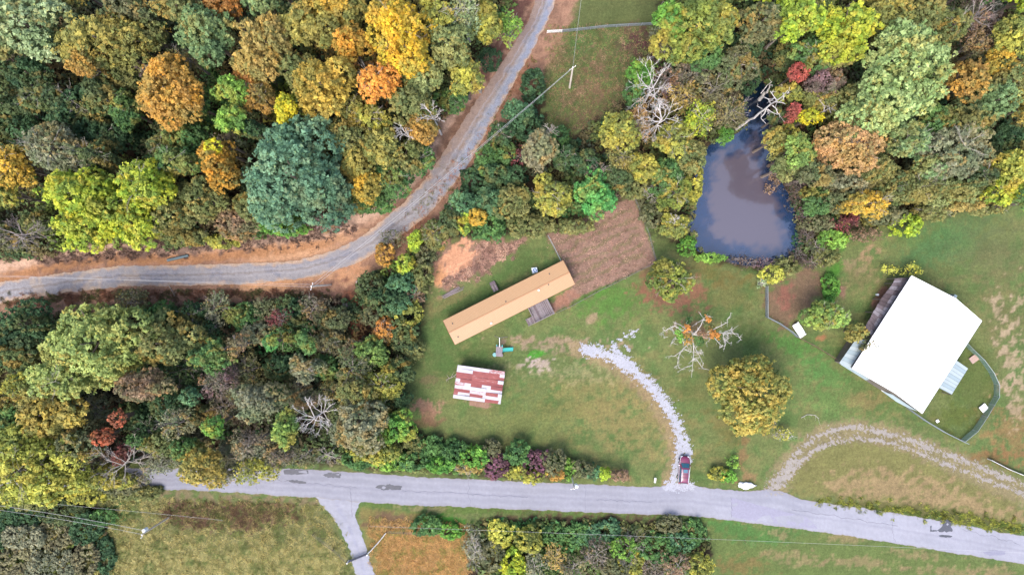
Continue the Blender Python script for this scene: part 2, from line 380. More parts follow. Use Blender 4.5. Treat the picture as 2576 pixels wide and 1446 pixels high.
# pond bed and dry fringe
pd = poly_sd(X, Y, POND_W)
C = mixc(C, alb(96,82,62), sm(-1.6, -.4, pd+.4*V2)*.85); C = mixc(C, alb(108,92,84), sm(.2, 1, pd))
C *= (1+.07*V4[:, None]+.05*V2[:, None]); C = np.clip(C, .004, .8)
nx, ny = len(gx), len(gy)
I = np.arange(nx*ny).reshape(ny, nx)
F = np.stack([I[:-1, :-1].ravel(), I[:-1, 1:].ravel(), I[1:, 1:].ravel(), I[1:, :-1].ravel()], 1)
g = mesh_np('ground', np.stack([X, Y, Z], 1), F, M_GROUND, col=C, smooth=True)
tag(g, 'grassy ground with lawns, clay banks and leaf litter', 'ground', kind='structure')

# ------------------------------------------------------------------ strips of road
def resample(pts, n, wob=0, seed=0):
    p = np.array(pts, float); d = np.r_[0, np.cumsum(np.hypot(*np.diff(p, axis=0).T))]
    t = np.linspace(0, d[-1], n); q = np.stack([np.interp(t, d, p[:, 0]), np.interp(t, d, p[:, 1])], 1)
    k = max(1, n//120); ker = np.ones(2*k+1)/(2*k+1)
    for a in range(2):
        e = np.r_[np.full(k, q[0, a]), q[:, a], np.full(k, q[-1, a])]; q[:, a] = np.convolve(e, ker, 'valid')
    return q
def strip(name, A, B, nu, nv, off, cf, m, wob=.12, seed=5):
    a = resample(DP(A), nu); b = resample(DP(B), nu); nz = NZ(2.0, seed, 3); nz2 = NZ(2.0, seed+1, 3)
    w = (b-a); w /= np.linalg.norm(w, axis=1)[:, None]
    a = a+w*(wob*nz(a[:, 0], a[:, 1]))[:, None]; b = b+w*(wob*nz2(b[:, 0], b[:, 1]))[:, None]
    v = np.linspace(0, 1, nv)
    XY = a[:, None, :]*(1-v)[None, :, None]+b[:, None, :]*v[None, :, None]
    x = XY[..., 0].ravel(); y = XY[..., 1].ravel(); V = np.tile(v, nu)
    z = terr(x, y)+off
    I = np.arange(nu*nv).reshape(nu, nv)
    F = np.stack([I[:-1, :-1].ravel(), I[:-1, 1:].ravel(), I[1:, 1:].ravel(), I[1:, :-1].ravel()], 1)
    e1 = XY[1, 0]-XY[0, 0]; e2 = XY[0, 1]-XY[0, 0]
    if e1[0]*e2[1]-e1[1]*e2[0] > 0: F = F[:, ::-1]
    return mesh_np(name, np.stack([x, y, z], 1), F, m, col=np.clip(cf(x, y, V), .01, .8), smooth=True)
def c_grav(x, y, v):
    a, b, c = n5(x, y), n2(x, y), n4(x, y); px = x*S+1288
    col = np.tile(np.array(alb(184,180,184)), (len(x), 1))
    col = mixc(col, alb(160,162,178), sm(0, .8, a+.4*b)*.7)
    e = np.abs(v-.5)*2
    col = mixc(col, alb(228,196,168), sm(.6, 1.05, e+.2*a+.1*b)*.95)
    warm = sm(1050, 1180, px)
    col = mixc(col, alb(186,160,146), warm*sm(.62, .3, v+.12*a)*.85)        # dusty half beside the bank
    col = mixc(col, alb(172,182,206), warm*sm(.22, .05, np.abs(v-.78)+.08*b)*.8)
    col = mixc(col, alb(224,202,180), sm(.35, .9, n1(x, y)+.4*b)*sm(700, 300, px)*.55)
    for t_, s_ in ((.36, .05), (.6, .05)):
        col = mixc(col, alb(204,202,208), sm(s_, 0, np.abs(v-t_+.03*a))*.6)
    col = mixc(col, alb(160,140,126), sm(.06, 0, np.abs(v-.48+.03*b))*.5)
    return col*(1+.05*c[:, None])
gr = strip('gravel_road', [a for a, b in GR], [b for a, b in GR], 760, 26, .09, c_grav, M_GRAV, .12, 21)
tag(gr, 'pale grey gravel lane curving along the clay bank', 'gravel road', kind='structure')
def c_asph(x, y, v):
    a, b, c = n5(x, y), n2(x, y), n4(x, y); n7 = NZ(34, 33, 2)(x, y*2.2)
    col = np.tile(np.array(alb(182,183,197)), (len(x), 1))
    px = x*S+1288
    col = mixc(col, alb(198,199,213), sm(1500, 2000, px)*.8)
    col = mixc(col, alb(166,167,182), sm(-.3, 1.2, n7+.2*a)*.4)
    for t, s in ((.18, .09), (.44, .08), (.62, .08), (.86, .09)):
        col = mixc(col, alb(204,205,217), sm(s, 0, np.abs(v-t))*.35)
    col = mixc(col, alb(172,172,190), sm(.05, 0, np.abs(v-.53))*.35)
    col = mixc(col, alb(186,176,166), sm(.95, 1.0, np.abs(v-.5)*2+.04*b)*.7)
    return col*(1+.03*c[:, None])
road = strip('road', RT, RB, 900, 24, .034, c_asph, M_ASPH, .1, 31)
tag(road, 'old pale grey asphalt road running across the bottom', 'road', kind='structure')
def c_side(x, y, v):
    col = np.tile(np.array(alb(194,195,208)), (len(x), 1))
    col = mixc(col, alb(178,180,204), sm(.1, .0, np.abs(v-.5)+.05*n2(x, y))*.5)
    return col*(1+.04*n2(x, y)[:, None]+.04*n4(x, y)[:, None])
lane = strip('side_lane', SIDE_L, SIDE_R, 220, 14, .026, c_side, M_ASPH, .22, 41)
tag(lane, 'pale lane branching south from the road to a gate', 'lane', kind='structure')

# tar patches laid on the road
M_TAR = mat('tar', (.045, .048, .062), .6, var=.2, scale=3)
def blob(name, pts, m, parent, off, seed=1, amp=.12, label=None):
    q = resample(DP(pts+[pts[0]]), 70); nz = NZ(.8, seed, 3); c = q.mean(0)
    d = q-c; d /= np.linalg.norm(d, axis=1)[:, None]+1e-9; q = q+d*(amp*nz(q[:, 0], q[:, 1]))[:, None]
    V = [(c[0], c[1], 0)]+[(p[0], p[1], 0) for p in q[:-1]]
    V = np.array(V); V[:, 2] = terr(V[:, 0], V[:, 1])+off; n = len(V)-1
    F = np.array([(0, i+1, (i+1) % n+1) for i in range(n)])
    if (V[1, 0]-V[0, 0])*(V[2, 1]-V[0, 1])-(V[1, 1]-V[0, 1])*(V[2, 0]-V[0, 0]) < 0: F = F[:, ::-1]
    o = mesh_np(name, V, F, m, parent=parent); 
    if label: o['label'] = label
    return o
for i, p in enumerate(([(944,1226),(950,1219),(980,1218),(1014,1222),(1006,1231),(965,1232)],
        [(721,1207),(745,1206),(771,1211),(768,1216),(740,1214)], [(711,1184),(730,1178),(775,1182),(778,1190),(745,1193),(715,1192)],
        [(811,1194),(830,1187),(860,1190),(856,1201),(828,1201)],
        [(2356,1334),(2368,1326),(2372,1318),(2362,1308),(2390,1307),(2402,1312),(2390,1320),(2398,1332),(2392,1337),(2370,1337)],
        [(2340,1322),(2344,1321),(2343,1330),(2346,1336),(2340,1337)], [(2345,1332),(2358,1333),(2357,1336),(2345,1336)],
        [(2360,1346),(2376,1344),(2396,1347),(2392,1351),(2366,1350)])):
    blob('tar_patch', p, M_TAR, road, .046, 50+i, .14 if i < 5 else .05)
M_CRACK = mat('crack_sealant', alb(128,128,146), .8, var=.15)
rck = random.Random(17)
def crack(pts, w, seed):
    q = resample(DP(pts), 60); nz = NZ(2.2, seed, 3); d = np.gradient(q, axis=0); d /= np.linalg.norm(d, axis=1)[:, None]; n = np.stack([-d[:, 1], d[:, 0]], 1)
    q = q+n*(.16*nz(q[:, 0], q[:, 1]))[:, None]; ww = w*(.6+.5*np.abs(nz(q[:, 1], q[:, 0])))[:, None]
    V = np.concatenate([q-n*ww, q+n*ww]); m_ = len(q); V = np.c_[V, terr(V[:, 0], V[:, 1])+.042]
    F = np.array([(i, i+1, m_+i+1, m_+i) for i in range(m_-1)]); mesh_np('tar_seam', V, F, M_CRACK, parent=road)
for i, (pts, w) in enumerate((([(560,1205),(700,1208),(900,1226)], .03), ([(1010,1232),(1150,1240),(1330,1250)], .035), ([(1500,1255),(1640,1262)], .03), ([(1990,1280),(2120,1300),(2260,1322)], .035),
        ([(1180,1205),(1178,1240),(1184,1276)], .025), ([(1470,1218),(1474,1285)], .02), ([(2250,1290),(2244,1330),(2252,1364)], .025), ([(880,1226),(885,1262),(884,1300)], .03), ([(640,1190),(650,1236)], .02), ([(2420,1330),(2500,1350),(2570,1368)], .03), ([(1838,1250),(1840,1300)], .035))): crack(pts, w, 400+i)
M_PATCH = mat('newer_asphalt', alb(170,170,192), .85, var=.08)
blob('asphalt_patch', [(2470,1388),(2500,1382),(2530,1386),(2528,1394),(2490,1397)], M_PATCH, road, .042, 61, .1)
M_PATCH2 = mat('patched_asphalt', alb(186,184,206), .85, var=.08)
blob('asphalt_patch', [(1838,1250),(1840,1300),(1950,1316),(2060,1330),(2030,1300),(1930,1275)], M_PATCH2, road, .04, 63, .1)

# ------------------------------------------------------------------ stony drives: irregular sheets of loose stone
def stony(name, chains, cell, thr, amp, col, label, seed, off=.03):
    nz = NZ(1.0, seed, 3); nzf = NZ(.35, seed+1, 2); nzb = NZ(5, seed+2, 2); cells = {}
    for pts, hw, bias in chains:
        wp = DP(pts); xs = [p[0] for p in wp]; ys = [p[1] for p in wp]; m = hw+1.2
        ax = np.arange(min(xs)-m, max(xs)+m, cell); ay = np.arange(min(ys)-m, max(ys)+m, cell)
        XX, YY = np.meshgrid(ax, ay); x = XX.ravel(); y = YY.ravel()
        d = path_d(x, y, wp); mk = 1-d/hw
        val = mk+amp*(nz(x, y)+.6*nzf(x, y)+.5*nzb(x, y))+bias
        for u, v in zip(x[val > thr], y[val > thr]): cells[(round(u/cell), round(v/cell))] = 1
    V = []; F = []; CC = []; rr = random.Random(seed)
    for (i, j) in cells:
        x, y = i*cell, j*cell; n = len(V); h = cell*.56
        for sx, sy in ((-1,-1),(1,-1),(1,1),(-1,1)): V.append((x+sx*h+rr.uniform(-.03,.03), y+sy*h+rr.uniform(-.03,.03), rr.uniform(0, .025)))
        F.append((n, n+1, n+2, n+3)); c = np.array(col)*rr.uniform(.86, 1.12); CC += [c]*4
    V = np.array(V); V[:, 2] += terr(V[:, 0], V[:, 1])+off
    o = mesh_np(name, V, np.array(F), M_DRIVE, col=np.clip(np.array(CC), .01, .8))
    return tag(o, label, 'driveway', kind='structure')
stony('driveway', [([(1719,1128),(1716,1110),(1706,1080),(1686,1035),(1662,1000),(1632,965),(1600,938),(1570,917),(1540,897),(1505,886),(1470,880)], 1.12, .1),
                   ([(1690,1222),(1700,1185),(1706,1150),(1710,1120),(1712,1100)], .75, .3), ([(1730,1160),(1730,1130),(1726,1100)], .65, .3),
                   ([(1612,945),(1580,915),(1558,895),(1545,872)], .9, 0), ([(1680,1224),(1735,1222)], .9, .1), ([(1575,868),(1582,880)], .5, -.1),
                   ([(1540,862),(1600,835),(1590,850)], .7, -.35)],
      .1, .4, .46, alb(222,224,236), 'bluish white gravel drive curving up past the parked car', 71)
stony('driveway', [([(1952,1224),(1980,1180),(1995,1150),(2018,1128),(2040,1108),(2085,1085),(2140,1076),(2200,1083),(2280,1104),(2370,1138),(2450,1168),(2530,1202),(2640,1240)], .7, -.08),
                   ([(1975,1215),(2010,1165),(2050,1130),(2090,1112),(2150,1102),(2200,1106),(2270,1122),(2350,1155),(2440,1190),(2530,1225),(2640,1262)], .6, -.22),
                   ([(1946,1228),(1975,1195),(1990,1165)], 1.3, .05)],
      .1, .45, .6, alb(200,192,184), 'patchy two-track stone drive looping below the white barn', 81)

# ------------------------------------------------------------------ pond water
m, t, b = new_mat('muddy_water')
b.inputs['Roughness'].default_value = .04; b.inputs['IOR'].default_value = 1.33; b.inputs['Specular IOR Level'].default_value = .9
a = t.nodes.new('ShaderNodeAttribute'); a.attribute_name = 'Col'; t.links.new(a.outputs['Color'], b.inputs['Base Color'])
n = noise_node(t, 1.5, 3); bp = t.nodes.new('ShaderNodeBump'); bp.inputs['Strength'].default_value = .04
t.links.new(n.outputs['Fac'], bp.inputs['Height']); t.links.new(bp.outputs[0], b.inputs['Normal'])
b.inputs['Coat Weight'].default_value = 1.0; b.inputs['Coat IOR'].default_value = 1.68; b.inputs['Coat Roughness'].default_value = .13
M_WATER = m
xs = np.arange(31, 54, .3); ys = np.arange(2, 39, .3); XX, YY = np.meshgrid(xs, ys); x = XX.ravel(); y = YY.ravel()
pdw = poly_sd(x, y, POND_W); I = np.arange(len(x)).reshape(XX.shape)
F = np.stack([I[:-1, :-1].ravel(), I[:-1, 1:].ravel(), I[1:, 1:].ravel(), I[1:, :-1].ravel()], 1)
F = F[(pdw[F] > -1.0).all(1)]
cw = np.tile(np.array(alb(114,106,120)), (len(x), 1))
pxw = x*S+1288; pyw = 723-y*S
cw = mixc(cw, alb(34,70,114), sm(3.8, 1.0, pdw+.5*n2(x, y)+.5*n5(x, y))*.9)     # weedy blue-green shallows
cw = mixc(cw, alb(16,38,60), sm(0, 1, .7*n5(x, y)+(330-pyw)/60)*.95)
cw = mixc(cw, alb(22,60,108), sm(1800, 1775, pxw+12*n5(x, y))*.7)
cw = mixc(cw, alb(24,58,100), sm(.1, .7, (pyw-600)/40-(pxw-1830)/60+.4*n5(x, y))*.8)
used = np.unique(F); rem = -np.ones(len(x), int); rem[used] = np.arange(len(used))
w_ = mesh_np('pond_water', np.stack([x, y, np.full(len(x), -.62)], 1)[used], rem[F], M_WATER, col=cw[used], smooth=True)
tag(w_, 'still lavender grey pond water with blue shallows', 'pond', kind='structure')
# ------------------------------------------------------------------ vegetation
RS = np.random.RandomState(7)
KF = 0.95
PAL = {   # seen colours main / second, words
 'sage': ((150,168,118),(112,134,88),'sage green'), 'olive_gold': ((158,148,66),(116,116,58),'olive gold'),
 'olive': ((124,124,70),(88,98,52),'olive green'), 'dull_olive': ((108,108,74),(80,88,56),'dull olive'),
 'green_sage': ((118,146,92),(88,116,70),'soft green'), 'orange': ((200,128,52),(136,96,50),'rusty orange'),
 'tan_gold': ((176,148,78),(134,120,62),'tan gold'), 'bright_gold': ((240,176,30),(172,150,38),'bright golden yellow'),
 'orange_soft': ((210,138,40),(150,124,42),'warm orange'), 'vivid_orange': ((234,150,54),(200,130,56),'vivid orange'),
 'tan_yellow': ((186,156,58),(136,118,44),'mustard yellow'), 'amber': ((206,148,50),(168,128,60),'amber'),
 'dark_green': ((64,96,58),(42,70,44),'dark green'), 'dark_olive': ((88,100,58),(56,76,46),'dark olive'),
 'lime_green': ((126,168,62),(86,128,50),'light green'), 'yellow': ((236,204,30),(150,160,40),'bright yellow'),
 'brown': ((140,112,86),(104,86,66),'brown'), 'mid_green': ((86,126,62),(58,94,50),'mid green'),
 'grey_olive': ((134,134,104),(98,104,78),'grey olive'), 'gold': ((204,160,48),(148,130,50),'golden'),
 'yellow_green': ((186,190,46),(116,146,40),'yellow-green'), 'rust_gold': ((196,136,36),(120,100,40),'rusty gold'),
 'blue_green': ((100,140,106),(66,102,76),'blue-green'), 'yellow_olive': ((170,166,60),(110,118,54),'yellow olive'),
 'sage_olive': ((134,144,86),(98,110,62),'grey-green'), 'pale_lime': ((168,184,98),(122,140,68),'pale lime green'),
 'ochre': ((176,154,64),(122,116,60),'ochre'), 'yellow_lime': ((194,192,74),(140,148,58),'lime yellow'),
 'red': ((198,98,62),(136,84,60),'orange-red'), 'dark_red': ((122,62,62),(90,54,52),'dark red'), 'crimson': ((180,82,76),(138,70,60),'crimson'),
 'teal': ((88,130,86),(58,94,62),'bluish green'), 'leaf_green': ((134,164,72),(92,124,58),'smooth leaf-green'),
 'vivid_green': ((88,166,78),(54,116,56),'vivid green'), 'grey_tan': ((148,140,104),(116,112,84),'greyish tan'),
 'olive_wispy': ((126,122,84),(94,90,64),'thin olive-brown'), 'pale_sage': ((160,182,112),(116,144,80),'pale sage green'),
 'lime': ((168,190,46),(112,142,44),'bright lime'), 'peach': ((208,158,104),(166,132,84),'peach orange'),
 'purple': ((122,92,96),(96,78,76),'purplish brown'), 'gold_brown': ((176,132,56),(130,104,52),'golden brown'),
 'golden_oak': ((180,158,70),(110,122,54),'golden yellow'), 'olive_green': ((132,144,56),(84,104,42),'olive green'),
 'grey_brown': ((120,108,92),(94,86,74),'grey-brown'), 'plum': ((112,72,88),(92,66,70),'plum purple'),
 'dark_brush': ((96,80,72),(64,58,50),'dark twiggy brown'), 'lush': ((108,160,56),(68,118,44),'fresh green'),
}
def _soft(c):
    m_ = sum(c)/3; return tuple(v*.88+m_*.12 for v in c)
PAL = {k: (_soft(a), _soft(b), w) for k, (a, b, w) in PAL.items()}
blend1 = NZ(9, 301, 2); blend2 = NZ(5, 302, 2); BL = [lin(c)/KF for c in ((150,132,66),(104,120,66),(176,140,62),(84,108,66),(140,128,84))]
def tint(col, x, y, pal, amt=.42):
    # neighbouring crowns share leaf tones: the turning colour comes in drifts across the wood
    if pal in ('yellow','crimson','blue_green','dark_red','vivid_orange','plum','teal'): amt = amt*.3
    if pal in ('dark_green','dark_brush'): amt = amt*.45
    a = blend1(x, y); b = blend2(x, y); t_ = np.clip((a+1)*.5*len(BL), 0, len(BL)-1.001); i = t_.astype(int)
    tc_ = np.array(BL)[i]
    w_ = np.clip(.5+.7*b, 0, 1)[:, None]*amt
    return col*(1-w_)+tc_*w_
leafn = NZ(2.6, 77, 2, dim=3); leafn2 = NZ(1.1, 78, 2, dim=3)
def leaf_cloud(C, NRM, size, col, rng):
    n = len(C)
    NRM = NRM/(np.linalg.norm(NRM, axis=1)[:, None]+1e-9)
    r = rng.normal(size=(n, 3)); T = np.cross(NRM, r); T /= np.linalg.norm(T, axis=1)[:, None]+1e-9
    B = np.cross(NRM, T); s = size[:, None]
    s = s*1.22*(1+.5*(rng.rand(n, 1) < .12))
    V = np.stack([C-T*s-B*s*.35, C+T*s*.9-B*s*.45, C+B*s*.95], 1).reshape(-1, 3)
    return V, np.arange(3*n).reshape(n, 3), np.repeat(col, 3, 0)
def crown_pts(c, rad, pal, style, rng):
    rx, ry, rz = rad; Rm = (rx+ry)/2
    p1, p2 = (lin(PAL[pal][i])/KF for i in (0, 1))
    wisp = style in ('wispy', 'sparse')
    rc = {'billow': .46, 'fine': .34, 'wispy': .45, 'sparse': .4, 'shrub': .4, 'tuft': .8}.get(style, .46)*(0.8+.045*min(Rm, 8))
    nl = max(5, int(6+Rm*1.6)); L = rng.normal(size=(nl, 3)); L[:, 2] = np.abs(L[:, 2])*.9; L /= np.linalg.norm(L, axis=1)[:, None]
    wcos = np.cos(rng.uniform(.42, .75, nl)); lamp = rng.uniform(.75, 1.08, nl)
    area = 2*math.pi*Rm*Rm*1.02
    M = int(area/(math.pi*rc*rc)*(1.25 if not wisp else .75))+6
    u = rng.uniform(-.3, 1, M); ph = rng.uniform(0, 2*math.pi, M); q = np.sqrt(np.maximum(0, 1-u*u))
    D = np.stack([q*np.cos(ph), q*np.sin(ph), u], 1)
    dot = D @ L.T; bump = np.clip((dot-wcos)/(1-wcos), 0, 1)**.55*lamp
    depth = {'billow': .36, 'fine': .22, 'wispy': .3, 'sparse': .45, 'shrub': .3, 'tuft': .4}.get(style, .32)
    rr = (1-depth)+depth*bump.max(1); lob = bump.argmax(1)
    rr *= rng.uniform(.86, 1.03, M) if not wisp else rng.uniform(.5, 1.05, M)
    rag = rng.rand(M) < .1; rr[rag] *= rng.uniform(1.03, 1.28, rag.sum())
    O = D*rr[:, None]*np.array([rx, ry, rz]); sub = O+np.array(c)
    nleaf = {'billow': 13, 'fine': 12, 'wispy': 9, 'sparse': 7, 'shrub': 14, 'tuft': 18}.get(style, 16)
    idx = np.repeat(np.arange(M), nleaf); N = len(idx)
    d2 = rng.normal(size=(N, 3))+D[idx]*.8+np.array([0, 0, .5]); d2 /= np.linalg.norm(d2, axis=1)[:, None]
    spread = rng.uniform(.75, 1.3, M) if not wisp else rng.uniform(.9, 2.0, M)
    spread = spread*rng.uniform(.6, 1.45, M)
    C = sub[idx]+d2*(rc*spread[idx]*rng.uniform(.5, 1.1, N))[:, None]
    NR = d2*.7+np.array([0, 0, .45])+rng.normal(size=(N, 3))*.5
    ls = {'billow': .19, 'fine': .15, 'wispy': .13, 'sparse': .15, 'shrub': .17, 'tuft': .2}.get(style, .18)
    size = ls*rng.uniform(.65, 1.35, N)*(1 if Rm > 2.2 else .85)
    seedoff = rng.uniform(0, 50)
    f = .5+.55*leafn(C[:, 0]+seedoff, C[:, 1], C[:, 2])+.22*(rng.uniform(-1, 1, M)[idx])+.3*rng.uniform(-1, 1, nl)[lob[idx]]
    f = np.clip(f, 0, 1)[:, None]
    col = p1*(1-f)+p2*f
    col = col*(1+.22*rng.uniform(-1, 1, M)[idx]+.22*rng.uniform(-1, 1, N))[:, None]
    # stray leaves turning another way
    k = rng.rand(N) < .05; col[k] = col[k]*np.array([1.35, 1.1, .8])
    return C, NR, size, np.clip(col, .006, .7)

def limbs(mb, base, top, rt, spread, zc, rng, n=6, r0=.2):
    base = Vector(base); 
    mb.tube(base, (base.x+rng.uniform(-.2,.2), base.y+rng.uniform(-.2,.2), top), r0, r0*.35, 6)
    for i in range(n):
        a = 2*math.pi*(i+rng.uniform(-.3,.3))/n; f = rng.uniform(.35, .75); z0 = base.z+(top-base.z)*f
        e = Vector((base.x+math.cos(a)*spread[0]*rng.uniform(.55,.9), base.y+math.sin(a)*spread[1]*rng.uniform(.55,.9), zc+rng.uniform(-.1,.5)*rt))
        s0 = Vector((base.x, base.y, z0)); mid = (s0+e)/2+Vector((0,0,.15*rt))
        mb.path([s0, mid, e], r0*.45, r0*.12, 4)
def bare_branches(mb, base, height, rad, rng, r0=.16, depth=4, nb=9, rise=.5):
    """spreading leafless crown"""
    bx, by, bz = base; top = Vector((bx, by, bz+height))
    fork = Vector((bx, by, bz+height*rng.uniform(.4, .55)))
    mb.tube(base, fork, r0, r0*.75, 6); mb.tube(fork, (bx+rng.uniform(-.4,.4), by+rng.uniform(-.4,.4), bz+height), r0*.7, r0*.15, 5)
    def grow(p, d, ln, r, k):
        mid = p+d*ln*.5+Vector(rng.normal(size=3))*ln*.05; e = p+d*ln+Vector(rng.normal(size=3))*ln*.07
        mb.tube(p, mid, r, r*.8, 4 if r > .05 else 3, False); mb.tube(mid, e, r*.8, r*.55, 4 if r > .05 else 3, False)
        if k <= 0: return
        for j in range(rng.randint(2, 4)):
            dd = (d+Vector(rng.normal(size=3))*.42+Vector((0, 0, .12))).normalized()
            grow(mid.lerp(e, rng.uniform(.1, 1)), dd, ln*rng.uniform(.5, .78), max(r*.62, .016), k-1)
    for i in range(nb):
        a = 2*math.pi*(i+rng.uniform(-.4,.4))/nb; z = fork.z+(top.z-fork.z)*rng.uniform(0, .75)
        d = Vector((math.cos(a)*rad[0], math.sin(a)*rad[1], height*rise*rng.uniform(.1,.6))); ln = d.length; d.normalize()
        grow(Vector((bx, by, z)), d, ln*rng.uniform(.36, .5), r0*.42, depth-1)

# landmarks for telling plants apart (plan pixel position, words)
LM = [((740,440),'the huge blue-green tree'),((430,230),'the tall amber tree'),((1010,85),'the bright golden tree at the top'),((945,205),'the vivid orange tree'),
 ((725,280),'the small bright yellow tree'),((200,490),'the yellow-green tree above the lane'),((60,60),'the sage tree in the top left corner'),((810,215),'the mustard yellow tree'),
 ((230,860),'the pale lime tree below the lane'),((350,970),'the brown-leaved tree'),((260,1100),'the orange-red bush'),((60,1180),'the lime yellow tree at the left edge'),
 ((713,1080),'the smooth leaf-green tree'),((790,1050),'the bare white tree by the road'),((500,1180),'the ochre tree overhanging the road'),((675,862),'the lone bright green bush in the ravine'),
 ((960,830),'the orange bush beside the lawn'),((1020,660),'the yellow bushes at the lane bend'),((1350,370),'the greyish tan round tree'),((1500,480),'the vivid green tree by the garden plot'),
 ((1640,225),'the white bare tree by the field'),((1750,60),'the green and yellow tree at the top'),((2290,180),'the big pale sage tree'),((2150,360),'the peach orange tree'),
 ((2010,175),'the red tree'),((2000,275),'the crimson bush'),((2180,510),'the yellow tree at the meadow edge'),((2465,30),'the bare purplish tree'),((1870,500),'the pond'),((1940,690),'the yellow bush below the pond'),
 ((1685,703),'the round lawn tree'),((1900,985),'the golden lawn tree'),((2300,860),'the white barn'),((1720,1181),'the parked car'),((1205,967),'the rusty shed'),((1350,1165),'the plum purple bush'),
 ((1600,1370),'the thicket below the road'),((1435,195),'the utility pole in the field'),((400,1320),'the leaning roadside pole'),((870,1350),'the side lane')]
used_labels = set()
def dirword(dx, dy):
    a = math.degrees(math.atan2(-dy, dx)) % 360
    return ['right of','above and right of','above','above and left of','left of','below and left of','below','below and right of'][int((a+22.5)//45) % 8]
def auto_label(kind, pal, style, x, y, r):
    size = 'small' if r < 30 else ('large' if r > 75 else 'mid-sized')
    look = PAL[pal][2] if pal in PAL else pal
    ds = sorted((math.hypot(x-p[0], y-p[1]), p, w) for p, w in LM)
    ds = [d for d in ds if d[0] > 22]
    st = {'billow': 'billowing', 'fine': 'dense', 'wispy': 'twiggy', 'sparse': 'thin', 'shrub': 'bushy'}.get(style, 'leafy')
    for i in range(4):
        d, p, w = ds[i]
        near = 'just ' if d < 75 else ('well ' if d > 170 else '')
        for form in (f'{look} {kind} {near}{dirword(x-p[0], y-p[1])} {w}', f'{size} {look} {kind} {near}{dirword(x-p[0], y-p[1])} {w}',
                     f'{size} {st} {look} {kind} {near}{dirword(x-p[0], y-p[1])} {w}'):
            if form not in used_labels and len(form.split()) <= 16: used_labels.add(form); return form
    form = f'{look} {kind} between {ds[0][2]} and {ds[1][2]}'; used_labels.add(form); return form

